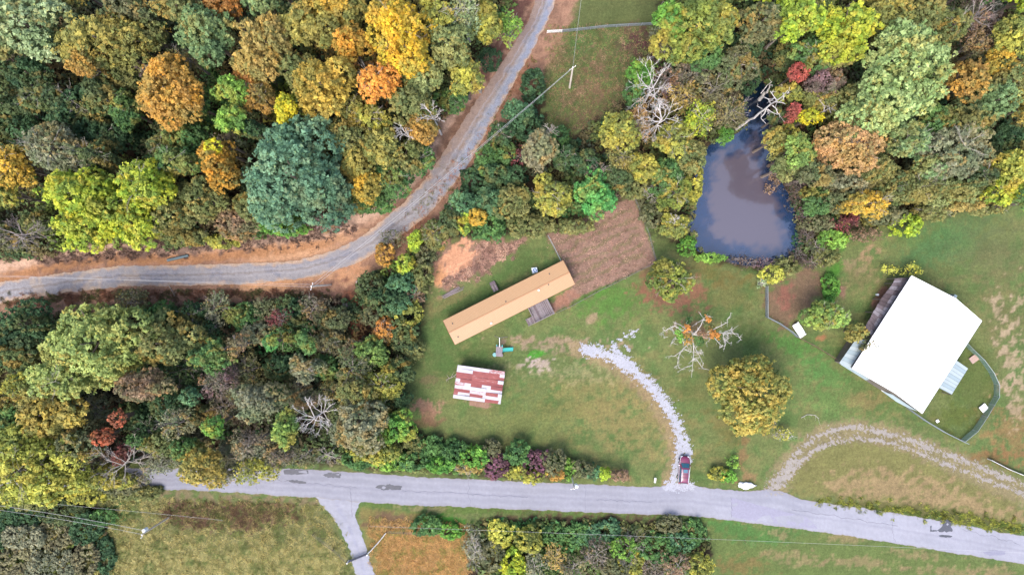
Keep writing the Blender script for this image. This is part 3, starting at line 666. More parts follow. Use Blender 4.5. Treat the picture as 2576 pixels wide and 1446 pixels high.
def plant_group(x, y):
    if y > 1240: return 'thickets below the road'
    if x < 1350 and poly_sd(np.array([x*1.]), np.array([y*1.]), FOREST[0])[0] > -30: return 'plants of the wood above the gravel lane'
    if x < 1080 and y > 700: return 'plants of the ravine between lane and road'
    if x > 1850 and y < 600: return 'plants of the wood round the pond'
    if y > 1090: return 'hedge plants along the road'
    if y < 660: return 'plants of the thicket between lane and garden'
    return 'lawn trees and bushes'
def plant(x, y, rx, ry, h, pal, style='billow', label=None, name=None, twigs=None, rng=None):
    """x,y,rx,ry in plan pixels as the crown appears; h = height of its top in metres"""
    rng = rng or np.random.RandomState(int(x*31+y*17) % 99991)
    shrub = h < 5.5
    Rm = (rx+ry)/2/S; rz = min(h*.48, Rm*.95) if not shrub else h*.62
    zc = h-rz*.95
    if shrub: zc = max(zc, .1)
    f = (H-(zc+rz*.35))/H
    wx, wy = (x-1288)/S*f, -(y-723)/S*f; rX, rY = rx/S*f*.97, ry/S*f*.97
    tz = float(terr(np.array([wx]), np.array([wy]))[0]); 
    bare = style == 'bare'
    kind = 'bush' if shrub else 'tree'
    nm = name or ('bare_tree' if bare else ('bush' if shrub else 'broadleaf_tree'))
    root = empty(nm, (wx, wy, tz)); root.rotation_euler = (0, 0, 0)
    lab = label or auto_label(('bare '+kind) if bare else kind, pal, style, x, y, (rx+ry)/2)
    used_labels.add(lab); tag(root, lab, kind, plant_group(x, y))
    bm = {'white': M_BARKW, 'pale': M_BARKP, 'grey': M_BARKM}.get(twigs, M_BARK)
    if bare:
        mb = MB(); bare_branches(mb, (0, 0, -.2), h, (rX, rY), rng, r0=.07+.008*h, depth=5, nb=13 if Rm > 3 else 8, rise=.35)
        mb.build('branches', {'white': M_BARKW, 'pale': M_BARKP, 'grey': M_BARKM}.get(twigs, M_BARKP), root); return root
    if Rm > 1.6 and not shrub:
        k = 2 if Rm < 2.6 else (4 if Rm < 5 else 6)
        tall = [crown_pts((0, 0, zc), (rX*.74, rY*.74, rz), pal, style, rng)]; a0 = rng.uniform(0, 6.28)
        for i in range(k):
            a = a0+2*math.pi*i/k+rng.uniform(-.45, .45); q = rng.uniform(.4, .68); e = rng.uniform(.34, .6)
            tall.append(crown_pts((math.cos(a)*rX*q, math.sin(a)*rY*q, zc+rng.uniform(-.3, .08)*rz), (rX*e, rY*e, rz*rng.uniform(.55, .85)), pal, style, rng))
        C_, N_, s_, c_ = (np.concatenate(z) for z in zip(*tall))
        gd = rng.uniform(0, 6.28); gg = np.clip((C_[:, 0]*math.cos(gd)/rX+C_[:, 1]*math.sin(gd)/rY)*.5, -.6, .6)[:, None]
        p2_ = lin(PAL[pal][1])/KF; c_ = np.clip(c_+(p2_-c_)*np.clip(gg, 0, 1)*.8, .006, .7); c_ = np.clip(c_*(1-.18*gg), .006, .7)
        c_ = tint(c_, C_[:, 0]+wx, C_[:, 1]+wy, pal)
    else:
        C_, N_, s_, c_ = crown_pts((0, 0, zc), (rX, rY, rz), pal, style, rng)
    keep = C_[:, 2] > .05
    V, F, cc = leaf_cloud(C_[keep], N_[keep], s_[keep], c_[keep], rng)
    mesh_np('crown' if not shrub else 'foliage', V, F, M_LEAF, parent=root, col=cc)
    mb = MB()
    if shrub:
        for i in range(5):
            a = i*1.26+rng.uniform(0, .5); mb.tube((0, 0, -.1), (math.cos(a)*rX*.5, math.sin(a)*rY*.5, h*.6), .05, .02, 4)
        mb.build('stems', bm, root)
    else:
        limbs(mb, (0, 0, -.2), h*.85, rz, (rX*.9, rY*.9), zc, rng, n=7, r0=.11+.014*h)
        mb.build('trunk', bm, root)
    if not twigs and not shrub and Rm > 2.4 and rng.rand() < .3: twigs = 'grey'; bm = M_BARKP
    if twigs and not bare:
        mb = MB(); bare_branches(mb, (0, 0, h*.3), h*.72, (rX*1.0, rY*1.0), rng, r0=.08, depth=3, nb=9, rise=.4); mb.build('twigs', bm, root)
    return root

T = []   # x, y, rx, ry, h, palette, style, [twigs]
def t(*a): T.append(a)
# --- north-west wood
t(70,62,118,92,19,'sage'); t(268,110,128,82,18,'olive_gold'); t(215,168,46,30,17,'gold_brown','fine'); t(335,20,90,48,17,'dull_olive'); t(455,20,75,45,18,'olive')
t(520,92,72,68,18,'green_sage'); t(560,22,66,36,15,'orange','fine'); t(662,12,48,30,17,'green_sage','fine'); t(675,112,86,92,18,'tan_gold'); t(785,62,78,70,18,'olive_gold')
t(828,8,60,34,18,'gold'); t(1010,85,90,104,21,'bright_gold'); t(880,112,48,58,17,'orange_soft'); t(948,208,58,56,18,'vivid_orange','fine'); t(812,218,92,82,20,'tan_yellow')
t(432,228,84,96,20,'amber','fine'); t(85,190,60,45,13,'dark_green','fine'); t(115,245,62,46,14,'dark_olive'); t(205,262,78,58,13,'dark_green','fine'); t(262,240,52,62,14,'dark_olive')
t(28,270,58,60,13,'dark_olive'); t(175,315,66,46,12,'dark_green','fine'); t(20,190,40,40,12,'dark_green','fine'); t(320,280,40,60,12,'mid_green','fine')
t(590,232,48,36,15,'lime_green','fine'); t(588,305,42,40,15,'lime_green'); t(572,362,36,32,12,'grey_brown','wispy','grey'); t(725,280,33,46,17,'yellow','fine'); t(655,245,42,48,13,'gold_brown','fine')
t(470,345,72,46,12,'mid_green','fine'); t(145,378,92,66,17,'grey_olive','fine'); t(245,395,66,48,14,'dark_olive','fine'); t(40,420,50,56,15,'gold'); t(18,490,40,42,14,'yellow_olive','fine')
t(200,490,104,86,18,'yellow_green'); t(372,470,76,84,17,'yellow_green'); t(228,568,90,64,16,'yellow_green'); t(345,565,74,56,15,'yellow_green'); t(438,545,66,54,13,'olive','fine')
t(450,412,70,50,14,'mid_green'); t(552,415,48,70,16,'rust_gold','fine'); t(545,372,22,20,16,'yellow','fine'); t(512,505,66,60,13,'olive','fine'); t(600,560,58,50,9,'brown','fine')
t(742,445,158,138,22,'blue_green'); t(868,345,62,50,15,'olive','fine'); t(905,405,56,60,14,'olive_gold','fine'); t(962,372,58,60,15,'olive_gold'); t(925,470,48,46,13,'gold','fine')
t(1035,255,62,54,16,'olive'); t(1062,188,64,58,16,'sage_olive'); t(1168,192,50,48,15,'yellow_olive'); t(1130,118,60,66,17,'sage_olive','fine'); t(1168,36,50,62,16,'sage','wispy','white')
t(1225,60,38,58,13,'yellow_olive','fine'); t(1282,66,44,52,12,'lime_green','sparse','grey'); t(1065,328,48,46,14,'gold_brown','fine'); t(1010,398,66,60,12,'olive','fine'); t(985,448,62,54,11,'mid_green','fine')
t(945,515,60,30,8,'mid_green','fine'); t(1060,400,42,48,9,'mid_green','fine'); t(1018,330,22,24,17,'white','bare','white'); t(1085,284,36,30,17,'white','bare','white')
t(60,592,88,56,12,'pale grey','bare','grey'); t(30,600,60,40,7,'dull_olive','fine'); t(720,572,74,30,9,'lush','fine'); t(640,520,50,50,11,'olive','fine'); t(835,560,44,30,6,'purple','wispy','grey')
t(372,85,52,44,14,'olive'); t(480,155,48,38,13,'dull_olive','wispy','grey'); t(388,180,44,26,11,'purple','fine'); t(650,172,64,40,15,'tan_gold','fine'); t(625,205,40,26,13,'orange','fine')
t(865,32,58,48,16,'olive_gold'); t(930,302,66,48,14,'yellow_olive'); t(880,270,40,40,14,'olive_gold','fine'); t(750,180,50,48,14,'olive','fine'); t(960,40,40,40,17,'gold'); t(1100,40,46,50,17,'yellow_olive')
t(310,200,44,40,11,'olive','fine'); t(280,345,60,40,10,'dark_green','fine'); t(420,370,50,34,11,'dark_olive','fine'); t(500,265,40,40,12,'mid_green','fine'); t(60,330,70,40,11,'dark_green','fine')
t(730,350,50,40,13,'teal','fine'); t(470,600,60,26,6,'olive','shrub'); t(560,608,50,16,4,'yellow_olive','shrub'); t(1140,250,50,34,8,'mid_green','fine'); t(1235,150,30,34,5,'dark_green','shrub')
t(640,330,36,34,12,'dark_green','fine'); t(100,560,50,30,8,'olive','fine'); t(-40,120,70,70,16,'olive'); t(-40,300,60,70,14,'dark_olive'); t(-50,450,60,60,14,'olive_gold'); t(-60,580,50,50,9,'olive','fine')
for i, (a, bb) in enumerate(((40,-50),(170,-45),(300,-50),(430,-48),(560,-52),(690,-50),(820,-55),(950,-60),(1080,-50),(1200,-55))): t(a, bb, 75, 55, 17, ('olive','olive_gold','green_sage','gold','tan_gold')[i % 5])
# --- wood and ravine south of the gravel lane
t(225,862,142,118,18,'pale_lime'); t(405,862,88,72,14,'olive'); t(140,960,80,52,16,'pale_lime'); t(55,815,72,58,12,'dark_green','fine'); t(40,892,56,58,12,'dark_olive'); t(40,975,50,32,13,'yellow_olive','fine')
t(110,1045,86,62,15,'ochre'); t(62,1178,112,108,18,'yellow_lime'); t(190,1120,68,60,13,'dull_olive','fine'); t(350,972,78,50,15,'brown','fine'); t(252,1100,36,28,11,'red','fine'); t(294,1052,18,24,11,'red','fine')
t(300,1150,30,26,9,'dark_red','fine'); t(318,1165,92,56,12,'pale grey','bare','pale'); t(438,1062,52,46,12,'grey_olive','wispy','grey'); t(412,1018,46,46,10,'dark_green','fine'); t(474,1002,34,26,11,'teal','fine')
t(532,1072,36,30,13,'lush','fine'); t(545,962,58,46,11,'purple','wispy','grey'); t(645,1015,70,56,13,'grey_olive','fine'); t(628,1118,62,46,12,'grey_brown','wispy','grey'); t(500,1178,56,62,14,'ochre','fine')
t(642,1188,76,34,11,'yellow_olive','sparse','pale'); t(714,1080,40,52,14,'leaf_green','fine'); t(790,1052,60,76,15,'white','bare','white'); t(820,1145,40,30,9,'white','bare','pale'); t(900,1062,72,80,14,'grey_olive','fine')
t(885,930,56,60,11,'dull_olive','wispy','grey'); t(890,985,60,46,12,'olive','fine'); t(990,1078,50,48,9,'lush','shrub'); t(935,1140,60,36,7,'yellow_olive','fine'); t(590,870,36,36,12,'brown','wispy','grey')
t(675,862,26,24,12,'vivid_green','fine'); t(766,858,32,38,11,'mid_green'); t(700,800,36,34,7,'dark_red','wispy','grey'); t(768,930,46,36,10,'grey_olive','fine'); t(525,895,52,48,12,'mid_green')
dg = [(480,790),(545,772),(605,800),(660,780),(735,785),(790,778),(835,805),(510,838),(640,838),(712,850),(830,860),(470,925),(560,925),(620,930),(700,925),(740,990),(820,925),(600,985),(370,920),(560,1020),(510,1050),
      (380,1080),(570,1150),(690,1000),(470,1100),(440,975),(760,1000),(840,985),(330,1050),(230,1030),(400,790),(330,760)]
for i, (a, bb) in enumerate(dg): t(a, bb, 44+(i*13) % 16, 38+(i*7) % 14, 6+(i*5) % 5, ('dark_green','grey_olive','mid_green','olive_wispy','dark_green','grey_brown','dull_olive')[i % 7], ('fine','wispy','fine','wispy','fine','wispy')[i % 6], 'grey' if i % 6 in (1, 5) else None)
t(405,1120,50,36,9,'olive','fine'); t(350,1110,40,30,8,'mid_green','fine'); t(460,1130,50,36,10,'mid_green','fine'); t(150,1185,60,40,10,'ochre','wispy','grey'); t(240,1180,60,40,8,'grey_brown','wispy','pale')
t(330,1238,80,20,1.6,'olive','shrub'); t(220,1245,60,24,2.2,'yellow_olive','shrub'); t(400,1170,50,30,9,'grey_olive','wispy','pale'); t(560,1200,50,26,8,'grey_olive','sparse','pale'); t(700,1150,46,34,10,'grey_brown','wispy','grey')
t(255,1203,74,34,10,'yellow_olive','fine','pale'); t(335,1208,52,26,7,'olive_wispy','wispy','pale'); t(170,1215,60,36,12,'yellow_lime','fine'); t(300,1225,50,20,4,'dull_olive','shrub')
t(-40,860,60,70,13,'dark_green'); t(-50,1010,60,60,13,'olive'); t(-60,1180,70,90,16,'yellow_olive'); t(20,1060,50,50,12,'mid_green','fine')
t(305,820,40,30,12,'sage_olive'); t(720,1140,40,30,8,'olive','wispy','pale'); t(760,1150,40,28,8,'dull_olive','wispy','pale')
# --- hedge between lane and mobile home
t(966,640,26,32,4.5,'gold_brown','shrub'); t(1044,604,24,26,6,'lime','fine'); t(1018,662,26,34,6,'lime','fine'); t(975,762,56,48,6,'dark_green','fine'); t(1012,722,42,40,5,'teal','shrub'); t(966,830,34,40,6,'orange','fine')
t(930,885,50,46,8,'leaf_green','fine'); t(1015,850,44,50,6,'dark_olive','fine'); t(1032,790,34,38,5,'yellow_olive','shrub'); t(1002,932,44,50,7,'dark_olive','fine'); t(962,970,50,50,9,'yellow_olive','fine')
t(950,1025,44,40,8,'olive','wispy','pale'); t(1000,1010,34,40,6,'dark_green','fine'); t(1090,588,46,38,6,'olive','fine'); t(1132,556,42,40,7,'dark_olive','fine'); t(1062,690,28,46,4,'olive','shrub'); t(1070,640,26,34,4,'dull_olive','shrub')
t(930,720,40,36,4.5,'dark_olive','shrub'); t(985,600,36,26,4,'dull_olive','wispy','grey'); t(1045,740,30,34,4,'brown','wispy','grey'); t(940,800,34,30,5,'dull_olive','shrub'); t(1040,880,30,36,4,'olive','shrub'); t(1005,700,26,24,3.5,'mid_green','shrub')
t(1000,770,34,30,6,'teal','fine')
t(885,880,34,36,7,'brown','fine')
# --- thicket between the gravel lane, the field and the garden plot
for i, (a, bb, c, d) in enumerate(((1342,212,30,56),(1302,278,42,36),(1262,335,42,36),(1225,395,38,40),(1192,455,40,42),(1172,510,44,40),(1250,440,44,40),(1275,385,34,34),(1320,320,40,40),(1225,500,44,36),(1290,440,40,30))):
    t(a, bb, c, d, 4.5+(i*3) % 4, ('dark_green','teal','dark_green','mid_green')[i % 4], 'fine' if i % 2 else 'shrub')
t(1356,372,52,60,12,'grey_tan','fine'); t(1382,322,22,26,13,'pale grey','bare','pale'); t(1300,395,34,34,5,'dark_red','wispy','grey'); t(1425,395,40,40,7,'dark_green','fine'); t(1408,350,30,34,5,'mid_green','shrub')
t(1562,322,48,62,12,'yellow_olive','fine'); t(1565,395,44,40,9,'olive','wispy','pale'); t(1618,185,36,44,7,'lush'); t(1598,240,26,40,5,'mid_green','shrub'); t(1642,222,68,72,13,'white','bare','white'); t(1662,306,76,70,13,'white','bare','white')
t(1612,305,32,62,8,'peach','wispy','grey'); t(1500,488,56,60,9,'vivid_green'); t(1388,492,60,62,10,'yellow_olive','fine'); t(1288,502,50,46,9,'olive','fine'); t(1200,545,34,28,7,'gold','fine'); t(1166,566,20,30,7,'lime','fine')
t(1232,568,50,36,5.4,'mid_green','shrub'); t(1335,566,66,30,5,'olive','shrub'); t(1152,528,38,36,6,'dark_green','fine'); t(1475,405,46,38,7,'dark_green','fine'); t(1558,448,46,40,8,'dark_olive','fine'); t(1622,420,52,40,9,'yellow_olive','fine')
t(1682,438,52,46,9,'mid_green','fine'); t(1508,430,40,26,7,'grey_brown','wispy','grey'); t(1700,350,52,60,11,'yellow_olive','fine','pale'); t(1742,172,58,44,9,'grey_brown','wispy','grey'); t(1800,222,60,60,11,'olive_wispy','wispy','pale')
t(1862,165,52,52,12,'dull_olive','fine'); t(1838,280,58,56,11,'olive_wispy','wispy','grey'); t(1762,300,50,50,12,'yellow_green','sparse','pale'); t(1740,395,46,62,10,'olive','fine'); t(1700,485,44,50,9,'olive_green','fine'); t(1832,335,26,24,6,'lush','fine')
t(1722,240,44,44,9,'tan_gold','wispy','grey'); t(1680,200,50,50,7,'purple','wispy','grey'); t(1752,66,98,92,17,'olive_green','billow'); t(1690,40,44,60,16,'lush'); t(1810,40,50,50,16,'yellow_olive','fine'); t(1665,110,34,40,9,'grey_olive','wispy','pale')
t(1700,565,42,36,6,'yellow_olive','shrub'); t(1700,562,26,24,6.5,'white','bare','white'); t(1640,490,36,26,6,'grey_brown','bare','pale'); t(1750,455,22,60,4,'yellow_olive','shrub'); t(1440,570,60,20,4,'olive','shrub')
t(1600,470,46,30,5,'olive','shrub'); t(1730,620,26,26,3,'lush','shrub'); t(1790,648,40,12,2,'lime_green','shrub'); t(1640,540,30,40,3,'dull_olive','shrub'); t(1780,140,50,40,12,'mid_green','fine')
t(1885,120,46,50,10,'dark_green','fine'); t(1895,200,30,40,6,'dark_green','fine')
# --- north-east wood
t(1925,48,62,66,16,'dull_olive'); t(2015,38,62,62,18,'lime'); t(2142,66,74,80,19,'yellow_green'); t(2058,132,66,48,14,'mid_green'); t(2255,22,56,42,17,'olive_gold'); t(2340,30,66,48,17,'olive')
t(2292,178,124,134,22,'pale_sage'); t(2185,292,66,54,17,'pale_sage'); t(2290,345,66,60,16,'green_sage'); t(2466,32,54,54,15,'purplish grey','bare','grey'); t(2466,32,50,48,13,'purple','wispy'); t(2470,102,56,42,13,'brown','wispy','grey')
t(2548,85,44,62,16,'yellow_olive'); t(2440,198,54,58,16,'gold_brown','fine'); t(2510,250,66,60,15,'green_sage'); t(2556,190,44,50,15,'olive'); t(2430,300,76,62,15,'dark_olive'); t(2405,375,104,76,16,'grey_olive')
t(2552,345,40,48,12,'dark_green'); t(2556,420,44,60,15,'yellow_lime'); t(2528,486,50,34,13,'yellow_green'); t(2150,362,88,74,16,'peach','fine'); t(2012,178,30,32,11,'crimson','fine'); t(2078,202,52,44,12,'purple','fine')
t(2000,280,24,26,11,'crimson','fine'); t(2044,292,34,26,11,'yellow','fine'); t(1990,228,36,34,10,'yellow_olive','fine'); t(1962,345,34,46,13,'olive_gold','fine'); t(2022,375,40,48,16,'leaf_green','fine'); t(1992,412,42,40,14,'olive','fine')
t(2058,435,56,40,14,'dull_olive','fine'); t(1965,290,30,26,9,'dark_olive','fine'); t(2182,512,72,40,12,'gold','fine','pale'); t(2062,502,52,40,8,'mid_green','fine'); t(2152,458,84,36,10,'grey_olive','fine'); t(2310,470,90,46,12,'olive','fine')
t(2405,478,82,38,11,'sage_olive','fine'); t(2440,516,60,18,8,'tan_gold','fine'); t(2290,566,44,26,5,'lime','shrub'); t(2480,440,44,34,13,'dark_olive'); t(2215,420,50,40,13,'olive','fine'); t(2360,300,40,50,14,'mid_green')
t(2120,130,50,40,15,'olive'); t(1985,130,44,44,9,'dark_olive','fine'); t(2130,250,56,44,13,'olive','fine'); t(2060,250,40,34,10,'olive_gold','fine'); t(2120,560,50,24,3.5,'dark_red','wispy'); t(2145,548,18,14,4,'dark_red','shrub')
t(1952,440,20,50,4,'brown','wispy','grey'); t(2010,480,30,60,5,'dark_brush','wispy','grey'); t(2400,60,50,50,15,'olive','fine'); t(2525,150,40,40,14,'gold','fine'); t(2350,420,50,40,13,'green_sage'); t(2250,450,50,36,11,'dark_olive','fine')
t(2230,540,60,26,5,'dull_olive','fine'); t(2350,525,60,26,6,'olive','fine'); t(2500,520,60,20,8,'olive','fine'); t(1990,330,24,30,9,'yellow_olive','fine'); t(2110,500,46,34,9,'dull_olive','fine'); t(2200,230,40,60,15,'sage_olive')
for i, (a, bb) in enumerate(((1700,-50),(1830,-50),(1960,-50),(2090,-55),(2220,-55),(2350,-50),(2480,-55),(2620,-30),(2640,110),(2640,250),(2640,390),(2640,500))): t(a, bb, 72, 60, 16, ('olive','mid_green','lime','green_sage','olive_gold')[i % 5])
# --- pond fringe
for i, (a, bb, c, d) in enumerate(((1850,652,26,10),(1885,660,34,16),(1930,664,34,18),(1968,660,24,14),(2010,640,22,24),(2030,590,24,30),(2025,545,20,26),(2050,620,30,26),(2040,660,30,20))):
    t(a, bb, c, d, 1.8+(i % 3)*.5, ('dark_brush','dark_brush','purple','dull_olive')[i % 4], 'wispy', 'grey')
t(1942,690,32,24,4,'yellow_lime','fine'); t(1982,668,34,20,3,'olive','shrub'); t(2095,600,40,26,3,'lime_green','shrub'); t(2060,560,40,24,4,'dull_olive','fine'); t(2080,650,40,22,2.5,'olive','shrub'); t(2090,720,22,40,1.4,'lush','shrub')
t(2180,590,60,16,2.5,'brown','wispy'); t(1740,600,16,30,2.2,'olive','shrub'); t(1915,712,12,14,2.5,'sage','wispy','white')
# --- lawn trees
t(1687,704,62,66,8,'olive_green','fine'); t(2080,792,60,50,8,'leaf_green','fine'); t(2158,838,36,24,6,'olive_gold','fine'); t(2242,678,20,14,3,'yellow_lime','sparse'); t(2298,680,30,18,3.5,'yellow_lime','sparse'); t(1902,985,106,108,12,'golden_oak','fine')
t(2186,868,26,20,5.5,'dull_olive','sparse'); t(1938,1040,30,50,6,'yellow_olive','sparse','pale'); t(1965,1090,34,20,3,'yellow_olive','sparse','white')
# --- shrubs along the road
for i, (a, bb, c, d, p) in enumerate(((1085,1130,44,34,'mid_green'),(1140,1140,44,36,'mid_green'),(1195,1150,40,34,'lush'),(1110,1170,50,18,'lush'),(1230,1140,34,34,'dull_olive'),(1250,1175,32,34,'plum'),(1180,1175,34,20,'tan_gold'),
    (1300,1140,36,32,'mid_green'),(1345,1168,46,40,'plum'),(1300,1185,34,20,'yellow_olive'),(1345,1200,30,16,'yellow_olive'),(1395,1160,36,34,'dull_olive'),(1425,1178,34,28,'lime_green'),(1465,1182,32,24,'dull_olive'),(1518,1192,20,16,'lime'),(1400,1192,26,16,'gold_brown'),
    (1490,1185,26,18,'teal'),(1560,1196,26,14,'brown'),(1030,1160,50,24,'mid_green'),(980,1165,50,20,'lime_green'),(1030,1120,44,34,'olive'),(900,1160,50,22,'mid_green'))):
    t(a, bb, c, d, 2.6+(i % 4)*.5, p, 'shrub' if p != 'plum' else 'fine')
t(1170,1178,30,22,4,'pale grey','bare','pale'); t(1808,1192,26,20,2,'yellow_olive','shrub'); t(1832,1196,24,18,2,'lush','shrub'); t(1845,1165,20,20,1.4,'lime_green','sparse')
for i, (a, bb, c, d, p, s) in enumerate(((1192,1372,30,56,'grey_olive','sparse'),(1258,1345,34,40,'yellow_lime','fine'),(1292,1425,32,50,'yellow_green','fine'),(1330,1360,38,36,'yellow_olive','fine'),(1392,1345,30,30,'mid_green','fine'),
    (1395,1400,36,44,'tan_gold','wispy'),(1450,1345,40,34,'mid_green','shrub'),(1530,1335,44,30,'teal','shrub'),(1500,1392,44,44,'grey_brown','wispy'),(1600,1350,46,32,'dull_olive','wispy'),(1590,1412,40,36,'yellow_olive','fine'),
    (1655,1380,50,40,'mid_green','fine'),(1740,1340,40,36,'mid_green','shrub'),(1705,1420,44,36,'brown','wispy'),(1765,1425,30,34,'yellow_olive','fine'),(1645,1425,42,40,'grey_brown','wispy'),(1440,1425,40,36,'olive_wispy','wispy'),
    (1345,1420,36,36,'grey_olive','wispy'),(1550,1430,40,36,'dull_olive','fine'),(1570,1380,34,30,'lime_green','fine'),(1240,1400,34,44,'dull_olive','fine'),(1480,1350,34,28,'teal','fine'),(1690,1320,40,22,'dull_olive','shrub'),(1075,1320,46,26,'mid_green','shrub'),
    (1130,1335,36,20,'lush','shrub'),(1710,1365,36,28,'teal','shrub'))):
    t(a, bb, c, d, (2.2+(i % 5)*.7) if bb > 1352 else 1.3+.3*(i % 3), p, s, 'pale' if s in ('wispy', 'sparse') else None)
t(1585,1385,40,44,5.6,'grey','bare','grey'); t(1195,1385,24,50,5.6,'whitish','bare','pale')
# --- lower left corner
for i, (a, bb, c, d, p) in enumerate(((50,1300,70,36,'dark_green'),(150,1290,60,36,'dark_olive'),(215,1330,44,48,'dark_green'),(60,1350,70,30,'grey_olive'),(140,1345,56,36,'olive_wispy'),(40,1410,70,40,'olive_wispy'),(130,1420,80,44,'grey_olive'),(215,1410,36,44,'olive_wispy'),
    (265,1400,26,50,'dark_green'),(-40,1340,60,60,'dark_green'),(260,1300,30,24,'mid_green'),(90,1260,60,24,'olive'))):
    t(a, bb, c, d, .9+.4*(i % 4), p, 'shrub')
for r in T:
    x, y, rx, ry, h, pal = r[:6]; st = r[6] if len(r) > 6 else 'billow'; tw = r[7] if len(r) > 7 else None
    plant(x, y, rx, ry, h, pal, st, twigs=tw)
print('plants', len(T))

# --- undergrowth: low leaf masses on the wood floor
GREENS = [lin(c)/KF for c in ((58,92,58),(72,96,56),(92,104,60),(110,112,70),(98,84,62),(46,80,58),(120,98,70))]
def undergrowth(poly, n, hmax, label, seed, cols=GREENS, lf=22, clip=(-60, -60, 2640, 1500), sz=.22):
    rng = np.random.RandomState(seed); wp = poly; pts = []
    x0, y0 = max(min(p[0] for p in poly), clip[0]), max(min(p[1] for p in poly), clip[1])
    x1, y1 = min(max(p[0] for p in poly), clip[2]), min(max(p[1] for p in poly), clip[3])
    x = rng.uniform(x0, x1, n*3); y = rng.uniform(y0, y1, n*3); sd_ = poly_sd(x, y, poly)
    ok = sd_ > 8
    wx, wy = (x-1288)/S, -(y-723)/S
    ok &= poly_sd(wx, wy, POND_W) < -.3
    gd_ = path_d(wx, wy, GRC); ok &= gd_ > 5.2
    wx, wy = wx[ok][:n], wy[ok][:n]; M = len(wx)
    hh = rng.uniform(.3, 1, M)*hmax; rr = rng.uniform(.5, 1.3, M)
    idx = np.repeat(np.arange(M), lf); N = len(idx); d = rng.normal(size=(N, 3)); d[:, 2] = np.abs(d[:, 2]); d /= np.linalg.norm(d, axis=1)[:, None]
    C_ = np.stack([wx, wy, terr(wx, wy)], 1)[idx]+d*np.stack([rr, rr, hh], 1)[idx]*rng.uniform(.5, 1.05, N)[:, None]
    nzc = NZ(8, seed, 2)(wx, wy); ci = np.clip(((nzc+1)*.5*len(cols)+rng.uniform(-1.3, 1.3, M)).astype(int), 0, len(cols)-1)
    base = np.array(cols)[ci]
    TX = np.array([[r[0], r[1]] for r in T if r[5] in PAL and r[4] > 5]); TC = np.array([lin(PAL[r[5]][1])/KF for r in T if r[5] in PAL and r[4] > 5])
    ppx = wx*S+1288; ppy = 723-wy*S
    near = np.array([np.argmin((TX[:, 0]-a+rng.normal()*25)**2+(TX[:, 1]-b+rng.normal()*25)**2) for a, b in zip(ppx, ppy)])
    base = base*.45+TC[near]*.5
    col = base[idx]*(1+.3*rng.uniform(-1, 1, N))[:, None]
    V, F, cc = leaf_cloud(C_, d+rng.normal(size=(N, 3))*.5+np.array([0, 0, .4]), sz*rng.uniform(.6, 1.4, N), col, rng)
    tag(mesh_np('undergrowth', V, F, M_LEAF, col=np.clip(cc, .005, .6)), label, 'undergrowth', kind='stuff')
undergrowth(FOREST[0], 4200, 5.5, 'dark undergrowth on the floor of the wood above the gravel lane', 101)
undergrowth(FOREST[1], 6500, 2.6, 'tangled undergrowth in the ravine and round the pond', 102)
undergrowth(FOREST[2], 420, .7, 'scrub in the lower left corner below the road', 103)
undergrowth(FOREST[3], 900, 1.4, 'brambles in the thicket below the road', 104)

# --- long grass and weeds in rough ground
def grass(poly, n, h, cols, label, seed, w=.05, lean=.5, name='long_grass', cat='grass'):
    rng = np.random.RandomState(seed); x0, y0 = np.min(poly, 0); x1, y1 = np.max(poly, 0)
    x = rng.uniform(x0, x1, n*3); y = rng.uniform(y0, y1, n*3); ok = poly_sd(x, y, poly)+14*n2(x/S, y/S) > 0
    x, y = x[ok][:n], y[ok][:n]; wx, wy = (x-1288)/S, -(y-723)/S; M = len(wx); z = terr(wx, wy)
    B = np.repeat(np.stack([wx, wy, z], 1), 5, 0); N = len(B); B[:, :2] += rng.normal(size=(N, 2))*.14
    flow = NZ(3.5, seed+5, 2)(wx, wy)*3.14; a = np.repeat(flow, 5)+rng.normal(size=N)*.9
    hh = h*rng.uniform(.5, 1.2, N); T_ = B+np.stack([np.cos(a)*hh*lean, np.sin(a)*hh*lean, hh*.75], 1)
    s = np.stack([-np.sin(a), np.cos(a), np.zeros(N)], 1)*w*rng.uniform(.7, 1.4, N)[:, None]
    V = np.stack([B-s, B+s, T_], 1).reshape(-1, 3); F = np.arange(3*N).reshape(N, 3)
    cl = [lin(c)/KF*.92 for c in cols]; nzc = NZ(5, seed+9, 2)(wx, wy)
    ci = np.clip(((nzc+1)*.5*len(cl)+rng.uniform(-1.2, 1.2, M)).astype(int), 0, len(cl)-1)
    col = np.repeat(np.array(cl)[ci], 5, 0)*(1+.25*rng.uniform(-1, 1, N))[:, None]
    tag(mesh_np(name, V, F, M_LEAF, col=np.repeat(np.clip(col, .01, .7), 3, 0)), label, cat, kind='stuff')
grass([(265,1250),(800,1265),(845,1330),(880,1400),(900,1500),(250,1500)], 11000, .45, ((132,142,84),(164,160,100),(188,176,116),(204,190,130),(154,152,94)), 'tall dry hay grass in the lower left field', 201)
grass([(925,1300),(1180,1320),(1190,1500),(960,1500)], 5200, .4, ((164,154,88),(204,164,106),(212,172,116),(186,154,98)), 'tawny long grass between the side lane and the thicket', 202)
grass([(440,1262),(690,1268),(760,1290),(640,1330),(470,1322),(400,1300)], 2200, .6, ((120,96,76),(150,118,96),(104,112,64)), 'brown dead weeds beside the road verge', 203, cat='weeds', name='weeds')
grass([(1376,592),(1590,497),(1648,662),(1460,742)], 1500, .22, ((178,142,126),(158,126,110),(128,114,88),(190,156,138)), 'dead brown stubble in the fenced garden plot', 204, cat='stubble', name='stubble')
grass([(2050,1250),(2300,1280),(2560,1315),(2576,1340),(2350,1302),(2060,1262)], 2200, .4, ((128,134,60),(160,160,70),(96,112,50)), 'green weeds along the right road verge', 205, cat='weeds', name='weeds')
